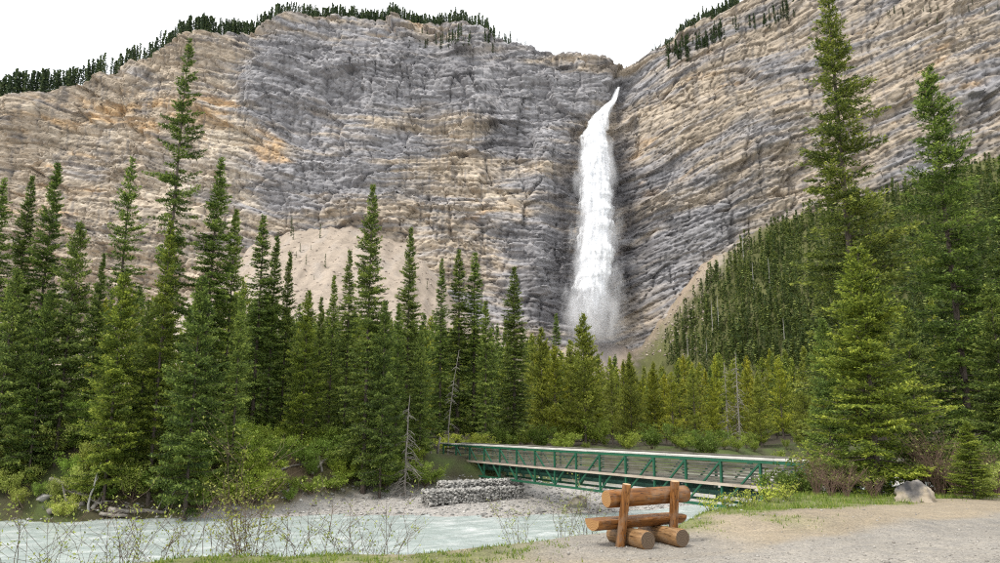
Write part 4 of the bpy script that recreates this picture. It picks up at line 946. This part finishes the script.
# ------------------------------------------------------------------ bench
def stained(name, stretch, dark=(0.07, 0.027, 0.008), mid=(0.235, 0.098, 0.024), lite=(0.37, 0.18, 0.056)):
    m, n, b = mat(name); co = objco(n, stretch); f = noise(n, co, 3.0, 6, 0.65); f2 = noise(n, objco(n, tuple(min(q, 3.0) for q in stretch)), 4.0, 5, 0.6)
    c = ramp(n, f, [(0.28, dark), (0.5, mid), (0.75, lite)])
    c = mul(n, c, ramp(n, f2, [(0.3, (0.62, 0.6, 0.58)), (0.65, (1.18, 1.14, 1.08))]))
    f3 = noise(n, objco(n, tuple(2.2 * q for q in stretch)), 4.5, 3, 0.5); c = mul(n, c, ramp(n, f3, [(0.36, (0.25, 0.22, 0.2)), (0.42, (1, 1, 1))]))
    g_ = N(n, 'ShaderNodeRGB'); g_.outputs[0].default_value = (0.26, 0.2, 0.145, 1); mg = N(n, 'ShaderNodeMixRGB'); n.links.new(ramp(n, noise(n, objco(n), 5.0, 5, 0.6), [(0.5, (0, 0, 0)), (0.72, (.6, .6, .6))]), mg.inputs['Fac']); n.links.new(c, mg.inputs['Color1']); n.links.new(g_.outputs[0], mg.inputs['Color2']); c = mg.outputs['Color']
    n.links.new(c, b.inputs['Base Color'])
    b.inputs['Roughness'].default_value = 0.55; bump(n, b, f, 0.4, 0.012); return m
M['logx'] = stained('stained_log_lengthwise', (0.7, 9, 9)); M['logy'] = stained('weathered_base_log', (9, 0.7, 9), (0.1, 0.06, 0.03), (0.27, 0.155, 0.07), (0.42, 0.28, 0.15)); M['logz'] = stained('stained_post', (9, 9, 0.7))
def endgrain(name, axis, dark, lite):
    m, n, b = mat(name); t_ = n.nodes.new('ShaderNodeTexCoord'); w = N(n, 'ShaderNodeTexWave', wave_type='RINGS', rings_direction=axis, Scale=14.0, Distortion=3.0, Detail=3.0)
    n.links.new(t_.outputs['Object'], w.inputs['Vector']); n.links.new(ramp(n, w.outputs['Fac'], [(0.2, dark), (0.8, lite)]), b.inputs['Base Color']); return m
M['endy'] = endgrain('grey_end_grain_y', 'Y', (.08, .055, .035), (.17, .12, .08)); M['endx'] = endgrain('orange_end_grain', 'X', (.26, .13, .05), (.44, .25, .1)); M['endz'] = endgrain('pale_end_grain', 'Z', (.4, .27, .15), (.58, .42, .26))
Lp = onz(620.6, 548.5, 0.0); BA = R(27); Bv = np.array((math.cos(BA), math.sin(BA)))
bo = Lp[:2] + 0.46 * Bv
bench = thing('log_bench', 'rustic orange-brown log bench facing the waterfall, seen from behind', 'bench', (bo[0], bo[1], gz(*bo)), BA)
def log(name, a, b, ra, rb, m, em, parent, n=28, seg=10, wob=0.012, cut=0.02, half=False, seed=0):
    g = np.random.default_rng(seed); a = np.array(a, float); b = np.array(b, float); d = b - a; L = np.linalg.norm(d); d = d / L
    up = np.array((0, 0, 1.0)) if abs(d[2]) < .8 else np.array((0, 1.0, 0)); s_ = np.cross(d, up); s_ /= np.linalg.norm(s_); up = np.cross(s_, d)
    # object origin sits on the axis so that the rings are centred
    mid = (a + b) / 2; V = []; F = []
    ph = g.uniform(0, 6.28, 3)
    rows = [(0.0, 1 - cut / ra * .6)] + [(q, 1.0) for q in np.linspace(cut / L, 1 - cut / L, seg)] + [(1.0, 1 - cut / rb * .6)]
    for q, k in rows:
        for i in range(n):
            t_ = 2 * math.pi * i / n; r = (ra + (rb - ra) * q) * k * (1 + wob * 2 * math.sin(2 * t_ + ph[0] + 2 * q) + wob * math.sin(5 * t_ + ph[1] + 5 * q) + wob * g.normal(0, .35))
            cx_, cz_ = math.cos(t_) * r, math.sin(t_) * r
            if half: cz_ = min(cz_, 0.0 + 0.004 * math.sin(9 * q + i)) if cz_ > 0 else cz_ * 0.78
            V.append(a + d * L * q + s_ * cx_ + up * cz_ - mid)
    R_ = len(rows)
    for j in range(R_ - 1):
        for i in range(n): F.append((j * n + i, j * n + (i + 1) % n, (j + 1) * n + (i + 1) % n, (j + 1) * n + i))
    me = bpy.data.meshes.new(name); me.from_pydata([tuple(v) for v in V], [], F); me.materials.append(M[m]); me.polygons.foreach_set('use_smooth', np.ones(len(F), bool)); me.update()
    o = link(name, me, parent, tuple(mid))
    for j, sgn in ((0, 1), (R_ - 1, -1)):
        ring = V[j * n:(j + 1) * n]; cc = sum(ring) / n; q = [tuple(v) for v in ring] + [tuple(cc - d * 0.0)]
        ff = [((i + 1) % n, i, n) if sgn == 1 else (i, (i + 1) % n, n) for i in range(n)]
        cm = bpy.data.meshes.new('cut_end'); cm.from_pydata(q, [], ff); cm.materials.append(M[em]); cm.update(); link('cut_end', cm, o)
    return o
for k, xl in enumerate((-0.24, 0.34)): log('base_log', (xl + 0.02 * k, -0.36 - 0.03 * k, 0.115), (xl, 0.5, 0.11), 0.135, 0.13, 'logy', 'endy', bench, seed=k + 1)
log('seat', (-0.83, 0.17, 0.375), (0.78, 0.17, 0.385), 0.2, 0.19, 'logx', 'endx', bench, half=True, seed=5)
log('back_log', (-0.62, 0.10, 0.665), (0.88, 0.11, 0.68), 0.128, 0.124, 'logx', 'endx', bench, seed=6)
for k, (xb, xt, yb, yt) in enumerate(((-0.46, -0.41, 0.02, -0.13), (0.53, 0.50, 0.04, -0.10))):
    po = log('post', (xb, yb, -0.03), (xt, yt, 0.885 + 0.01 * k), 0.068, 0.064, 'logz', 'endz', bench, n=20, seed=8 + k, cut=0.008)
    for zb in ((0.62,) if k else (0.17, 0.64)):
        t_ = zb / 0.95; mb = MB(); q = Vector((xb + (xt - xb) * t_ + 0.01, yb + (yt - yb) * t_ - 0.06, zb)) - po.location; mb.tube([q + Vector((0, 0.02, 0)), q - Vector((0.0, 0.012, 0))], 0.014, 8); part('bolt', mb, 'bark', po)

# ------------------------------------------------------------------ grass
def blades(px, py, hgt, seed):
    g = np.random.default_rng(seed); n = len(px); z = height(px, py); a = g.uniform(0, 6.28, n); w = 0.006 + 0.006 * g.uniform(0, 1, n)
    b = np.column_stack([px, py, z - 0.005]); s_ = np.column_stack([np.cos(a) * w, np.sin(a) * w, 0 * a]); ln = g.normal(0, .35, (n, 2)) * hgt[:, None]
    tip = b + np.column_stack([ln, hgt]); V = np.stack([b - s_, b + s_, tip], 1).reshape(-1, 3); return V, np.arange(len(V)).reshape(-1, 3), np.repeat(np.clip(g.normal(.5, .25, n), 0, 1), 3)
n_ = 260000; py = 9.3 + 15 * rng.uniform(0, 1, n_) ** 1.3; px = rng.uniform(-0.75, 0.8, n_) * py
gm = grass_mask(px, py); cl = sstep(-0.1, 0.5, fbm(px / .35, py / .35, 77, 3) + 0.15); ok = rng.uniform(0, 1, n_) < gm * cl; px, py = px[ok], py[ok]
V, F, tn = blades(px, py, (0.03 + 0.09 * rng.uniform(0, 1, len(px)) ** 2) * (0.7 + 0.6 * sstep(14, 18, py)), 9)
tag(link('grass', mesh_np('grass', V, F, M['grass'], False, {'tint': tn})), 'short green grass along the path and bank edges', None, None, 'stuff')

# ------------------------------------------------------------------ shrubs
def shrub(H, spread, nst, nsub, nleaf, leaf, seed, rad=0.008, up=0.0, bend=0.35, leafmat='willow', stemmat='twig', nar=0.55):
    g = np.random.default_rng(seed); mb = MB(); tips = []
    for k in range(nst):
        a = g.uniform(0, 6.28); o = g.uniform(0, .12 * spread); lean = g.uniform(.1, 1) * spread; h = H * g.uniform(.6, 1.05)
        p = np.array((math.cos(a) * o, math.sin(a) * o, -0.05)); pts = []
        for q in np.linspace(0, 1, 6):
            wob = g.normal(0, .03 * H, 2) * q
            pts.append(np.array((p[0] + math.cos(a) * lean * q ** 1.3 + wob[0], p[1] + math.sin(a) * lean * q ** 1.3 + wob[1], -0.05 + h * (q - bend * .25 * q * q))))
        mb.tube(pts, [rad * (1 - .75 * q) for q in np.linspace(0, 1, 6)], 4, False)
        for j in range(nsub):
            f = g.uniform(.3, 1.0); i = min(int(f * 5), 4); b = pts[i] + (pts[i + 1] - pts[i]) * (f * 5 - i); aa = a + g.normal(0, 1.2); ll = H * g.uniform(.12, .32)
            e = b + np.array((math.cos(aa) * ll * .7, math.sin(aa) * ll * .7, ll * g.uniform(.2, .9)))
            mb.tube([b, (b + e) / 2 + g.normal(0, .02 * H, 3), e], [rad * .4, rad * .3, rad * .15], 3, False); tips.append((b, e))
        tips.append((pts[4], pts[5]))
    tips = np.array(tips); ti = g.integers(0, len(tips), nleaf); f = g.uniform(.1, 1.05, nleaf)[:, None]
    c = tips[ti, 0] * (1 - f) + tips[ti, 1] * f + g.normal(0, leaf * .8, (nleaf, 3))
    ax = g.normal(0, 1, (nleaf, 3)); ax[:, 2] += .5; ax /= np.linalg.norm(ax, axis=1)[:, None]; wv = np.cross(ax, g.normal(0, 1, (nleaf, 3))); wv /= np.linalg.norm(wv, axis=1)[:, None]
    l = leaf * g.uniform(.6, 1.3, nleaf)[:, None]; V = np.stack([c - ax * l / 2, c + wv * l * nar / 2, c + ax * l / 2, c - wv * l * nar / 2], 1).reshape(-1, 3)
    tn = np.repeat(np.clip(.5 + .25 * g.normal(0, 1, nleaf), 0, 1), 4)
    lm = mesh_np('shrub_leaves', V, np.arange(len(V)).reshape(-1, 4), M[leafmat], False, {'tint': tn}) if nleaf > 1 else None
    return lm, mb.mesh('shrub_stems', M[stemmat])
M['redtwig'] = simple('dry_reddish_twigs', [(0.3, (0.1, 0.06, 0.045)), (0.7, (0.24, 0.16, 0.12))], 5, 3, 0.9, 0)
SV = {'bush1': shrub(2.0, 1.3, 16, 9, 3600, .11, 1, .015), 'bush2': shrub(1.5, 1.3, 16, 8, 3000, .10, 2, .012), 'bush3': shrub(2.6, 1.2, 12, 10, 2600, .12, 3, .016),
      'willow1': shrub(3.0, .8, 13, 12, 950, .05, 4, .010, bend=.2), 'willow2': shrub(1.8, .7, 9, 9, 170, .038, 5, .007), 'willow3': shrub(1.8, .65, 8, 9, 300, .04, 6, .007),
      'bare1': shrub(1.2, .8, 26, 10, 60, .05, 7, .007, stemmat='redtwig'), 'bare2': shrub(1.7, .9, 30, 12, 160, .05, 8, .008, stemmat='redtwig'), 'sprig': shrub(.4, .3, 10, 5, 240, .05, 9, .004)}
def bush(kind, x, y, H, label, group=None, name='willow_shrub', col=(1, 1, 1), wid=1.0, dz=0.0):
    base = {'bush1': 2.0, 'bush2': 1.5, 'bush3': 2.6, 'willow1': 3.0, 'willow2': 1.8, 'willow3': 1.8, 'bare1': 1.2, 'bare2': 1.7, 'sprig': .4}[kind]; k = H / base
    o = thing(name, label, 'shrub', (x, y, gz(x, y) + dz), random.uniform(0, 6.28), group, (k * wid, k * wid, k)); lm, sm = SV[kind]
    link('stems', sm, o); c = link('leaves', lm, o); c.color = (*col, 1); return o
near_sh = [('willow1', 252, 12.6, 1.55, (1.15, 1.05, .85), 'tall leafy willow on the near bank, biggest of the riverside shrubs'), ('willow3', 215, 12.9, .85, (1.1, 1, .8), 'leafy willow branch left of the tallest riverside willow'),
 ('willow3', 34, 12.0, .92, (1, 1, .9), 'leafy twiggy willow nearest the left edge on the near bank'), ('willow2', 72, 12.4, .55, MID, 'low sparse willow right of the leftmost near bank willow'),
 ('willow3', 125, 12.3, .72, MID, 'small willow between the leftmost and the tallest near bank willows'), ('willow2', 150, 12.6, .85, MID, 'bare-stemmed willow left of the tallest riverside willow'),
 ('willow2', 185, 12.4, .75, MID, 'thin willow just left of the tallest riverside willow'), ('willow2', 292, 12.7, .85, MID, 'thin sparse willow just right of the tallest riverside willow'),
 ('willow2', 322, 12.9, .8, MID, 'second sparse willow right of the tallest riverside willow'), ('willow2', 356, 13.0, .85, MID, 'sparse willow above the grass strip, third right of the tallest'),
 ('willow2', 392, 13.2, .8, MID, 'low bare willow, last before the open gravel left of the bench'), ('willow3', 560, 13.6, .75, MID, 'leaning leafy willow just left of the bench'),
 ('willow2', 583, 13.8, .85, MID, 'thin willow behind the left end of the bench seat'), ('willow3', 520, 13.8, .55, MID, 'short willow left of the leaning one beside the bench')]
for k, u, Yd, H, col, lab in near_sh:
    x = (u - 500) / FPX * Yd * _cp; bush(k, x, Yd, H - gz(x, Yd) + 0.05, lab, 'willows on the near bank', 'willow_shrub', col, 1.0)
tag_b = 'brush under the right-hand trees'
for k, u, Yd, H, lab in (('bare2', 812, 20.8, 1.3, 'bare reddish brush beside the near end of the bridge'), ('bare1', 826, 20.0, .9, 'dry brush below the left side of the bright front spruce'), ('bare1', 840, 19.6, .9, 'dry twiggy brush under the bright front spruce'),
   ('bare2', 932, 20.5, 1.9, 'tall dry brush right of the bright front spruce'), ('bare1', 950, 20.2, 1.2, 'dry brush left of the tiny young fir'), ('bare1', 868, 19.2, .7, 'low dry twigs left of the boulder'), ('bare2', 990, 21.5, 1.5, 'dry brush at the right edge behind the young fir'),
   ('bush2', 975, 20.0, .9, 'leafy low shrub beside the tiny young fir'), ('sprig', 725, 16.6, .4, 'small leafy weed at the bank edge right of the bench'), ('sprig', 745, 17.2, .45, 'leafy weed right of the small one by the bench'), ('sprig', 765, 18.0, .5, 'leafy green weed below the bridge near end'), ('sprig', 705, 15.6, .35, 'tiny weed close to the right bench post'), ('sprig', 782, 18.4, .5, 'leafy weed under the near end of the bridge rail')):
    x = (u - 500) / FPX * Yd * _cp; bush(k, x, Yd, H, lab, tag_b, 'brush' if k.startswith('bare') else 'low_shrub', LIME if k == 'sprig' else MID)
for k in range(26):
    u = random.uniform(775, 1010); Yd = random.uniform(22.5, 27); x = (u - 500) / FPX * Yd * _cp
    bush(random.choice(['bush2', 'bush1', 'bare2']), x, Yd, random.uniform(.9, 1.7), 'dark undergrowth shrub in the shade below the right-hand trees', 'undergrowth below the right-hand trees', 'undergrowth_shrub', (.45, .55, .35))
# shrubs on the far bank
cnt = 0
def fb():
    s = random.uniform(-36, 0); dd = random.uniform(0.0, 9.5) ** 1.0; w = float(far_edge(s)) + dd + float(np.interp(s, [-60, -23, -17, -12, -4, 40], [-0.6, -0.6, 0.2, 1.8, 9.0, 8.0])) + 0.1
    p = RO + s * RS + w * RW; u, v = pix_of(p[0], p[1], gz(p[0], p[1])); u, v = float(u), float(v)
    if u < -15 or u > 428: return None
    if 40 < u < 165 and v > 486 and random.random() < .6: return None
    if 265 < u < 325 and 455 < v < 492 and random.random() < .75: return None
    return (float(p[0]), float(p[1]), .85, u)
for x, y, _, u in scatter(200, fb):
    zone = 'left part of the far bank below the spruces' if u < 170 else 'middle of the far bank below the spruces' if u < 340 else 'far bank between the scree-side spruces and the bridge'
    pal = u < 200
    bush(random.choice(['bush1', 'bush2', 'bush2', 'bush3']), x, y, random.uniform(.8, 2.0), ('pale green willow shrub on the ' if pal else 'bright green shrub on the ') + zone, 'shrubs on the ' + zone, 'bank_shrub', random.choice([(1.25, 1.2, 1.1), (.7, .85, .6), (1.3, 1.2, 1.0), (.6, .75, .5), (.8, 1, .6)] if pal else [(.9, 1, .6), (.6, .75, .5), (1.1, 1.15, .6), (.8, .9, .6)]), random.uniform(.8, 1.2))
for k in range(46):
    u = random.uniform(500, 830); Yd = random.uniform(66, 84); x = (u - 500) / FPX * Yd
    bush(random.choice(['bush1', 'bush2', 'bush3']), x, Yd, random.uniform(1.0, 2.6), 'green undergrowth shrub among the pine trunks behind the bridge', 'undergrowth behind the bridge', 'undergrowth_shrub', random.choice([(.5, .6, .4), (.8, .85, .5), (.4, .5, .3), (1, 1, .6)]))
for u, v, H, lab in ((470, 446, 1.6, 'lime green shrub behind the far end of the bridge'), (488, 447, 1.5, 'second lime shrub behind the bridge, beside the broad dark spruce'), (445, 450, 1.5, 'green shrub beside the leaning post at the bridge far end')):
    p = at(u, v, 64); bush('bush2', p[0], 64.0, H, lab, 'shrubs behind the bridge', 'bank_shrub', LIME)

# ------------------------------------------------------------------ deadwood
def drift(name, pts, r0, r1, label, m='deadwood', stubs=3, cat='log', n=8, grp='driftwood on the far bank'):
    pts = [Vector(p) for p in pts]; o0 = pts[0].copy(); P = []
    for i in range(len(pts) - 1):
        for q in (0, .33, .66): P.append(pts[i].lerp(pts[i + 1], q) + Vector(np.random.default_rng(int(abs(pts[i].x * 97)) + i * 3 + int(q * 9)).normal(0, r0 * .25, 3)))
    P.append(pts[-1]); P = [p - o0 for p in P]; mb = MB(); K = len(P); mb.tube(P, [r0 + (r1 - r0) * i / (K - 1) for i in range(K)], n, wob=.08)
    t = tag(link(name, mb.mesh(name, M[m], True), None, tuple(o0)), label, cat, grp)
    for k in range(stubs):
        i = random.randrange(1, K); d = Vector((random.uniform(-1, 1), random.uniform(-1, 1), random.uniform(-.1, 1))).normalized() * random.uniform(3, 9) * r0
        mb = MB(); mb.tube([P[i], P[i] + d * .6 + Vector((0, 0, random.uniform(-.1, .1))), P[i] + d], [r1 * .6, r1 * .4, r1 * .15], 5); part('broken_branch', mb, m, t)
    return t
def dpx(a, b, r0, r1, lab, lift=.12, **kw):
    pa = hit(*a, 30, 70); pb = hit(*b, 30, 70); pa[2] += lift; pb[2] += lift; mid = (pa + pb) / 2; mid[2] = max(mid[2], gz(mid[0], mid[1]) + lift)
    return drift('driftwood_log', [pa, mid, pb], r0, r1, lab, **kw)
dpx((48, 516), (84, 505), .2, .14, 'thick grey driftwood log left of the upright pale stick')
dpx((50, 485), (88, 503), .13, .07, 'driftwood trunk slanting down to the upright pale stick', lift=.35)
dpx((92, 514), (104, 498), .12, .05, 'short driftwood branch right of the upright pale stick', lift=.25)
dpx((108, 512), (166, 515), .17, .08, 'long grey driftwood log lying right of the upright pale stick')
dpx((60, 497), (100, 512), .08, .04, 'thin driftwood pole crossing the log pile', lift=.4)
dpx((100, 517), (128, 519), .11, .08, 'small driftwood log at the waterline')
dpx((0, 424), (14, 419), .16, .12, 'pale fallen log high on the bank at the left edge', lift=.3)
dpx((268, 478), (300, 466), .09, .04, 'thin fallen branch on the reddish bank slope')
dpx((312, 480), (330, 462), .1, .04, 'grey root-like branch right of the reddish bank slope', lift=.4)
dpx((322, 478), (318, 460), .07, .03, 'upright grey branch beside the root-like branch', lift=.4)
p = hit(88, 518, 30, 60); drift('dead_stick', [p, p + np.array((-.03, 0, 1.0)), p + np.array((.18, 0, 1.9)), p + np.array((.38, .05, 2.9))], .075, .03, 'upright pale bleached stick standing in the driftwood pile', 'snag', 1, 'stick', grp=None)
p = hit(165, 512, 30, 60); drift('dead_stick', [p, p + np.array((.25, 0, .8)), p + np.array((.8, 0, 1.6))], .04, .015, 'thin bare stick leaning right at the waterline', 'deadwood', 3, 'stick', grp=None)
def snag(u, vt, Yd, r, lab, nb=30, blen=1.2, m='deadwood', z=None, lowskirt=False, grp=None, zoff=0, cat='snag', lean=0.0):
    p = at(u, vt, Yd); zg = gz(p[0], Yd) if z is None else z; H = p[2] - zg; g = np.random.default_rng(int(u * 7 + Yd)); mb = MB()
    L_ = lambda q: np.array((lean * H * q * q, 0, H * q))
    mb.tube([tuple(L_(q) + g.normal(0, .02, 3)) for q in np.linspace(-.03, 1, 8)], [r * (1 - .85 * q) + .01 for q in np.linspace(0, 1, 8)], 7)
    t = thing('dead_tree', lab, 'dead tree', (p[0], Yd, zg), 0, grp); part('trunk', mb, m, t)
    if nb:
        mb = MB()
        for k in range(nb):
            q = g.uniform(.05, .95) ** (1.6 if lowskirt else 1); a = g.uniform(0, 6.28); l = blen * (1 - q) ** .7 * g.uniform(.5, 1.2) + .1; b = L_(q); dr = g.uniform(.2, .9)
            e = b + np.array((math.cos(a) * l, math.sin(a) * l, -dr * l)); mdl = (b + e) / 2 + np.array((0, 0, .12 * l)); mb.tube([b, mdl, e], [.03, .02, .008], 4, False)
            for j in range(4): f = g.uniform(.3, 1); bb = b + (e - b) * f; ee = bb + np.array((*g.normal(0, .25 * l, 2), -.2 * l * g.uniform(0, 1))); mb.tube([bb, ee], [.012, .005], 3, False)
        part('branches', mb, m, t)['kind'] = 'stuff'
    return t
snag(407, 395, 50.5, .07, 'grey dead spruce with drooping bare branches standing left of the bridge', 60, 1.25, lowskirt=True, lean=.03)
snag(449, 350, 62, .05, 'thin pale dead tree leaning right among the narrow spruces', 22, .8, lean=.1)
for k, (u, v, vb, lab) in enumerate(((711, 300, 335, 'bleached snag, left one of the pale pair on the right slope'), (717, 296, 335, 'bleached snag, right one of the pale pair on the right slope'), (687, 335, 362, 'short pale snag left of the pale pair'), (706, 338, 360, 'low pale snag below the pale pair'), (742, 232, 262, 'thin grey snag high on the wooded right slope'), (783, 318, 350, 'grey snag near the left side of the tall right spruce'), (768, 258, 290, 'thin pale snag on the upper wooded slope'), (752, 262, 300, 'thin grey snag between the two upper slope snags'))):
    pb = hit_t(u, vb); snag(u, v, float(pb[1]) - 1.5, .32, lab, 10, 1.2, 'snag', z=float(pb[2]) - .5, grp='snags on the right')
snag(735, 352, 84, .1, 'grey bare-branched dead tree behind the middle pines', 60, 1.5, 'deadwood', grp='snags on the right')
snag(724, 362, 86, .09, 'bare grey dead tree left of the other bare one behind the pines', 50, 1.3, 'deadwood', grp='snags on the right')
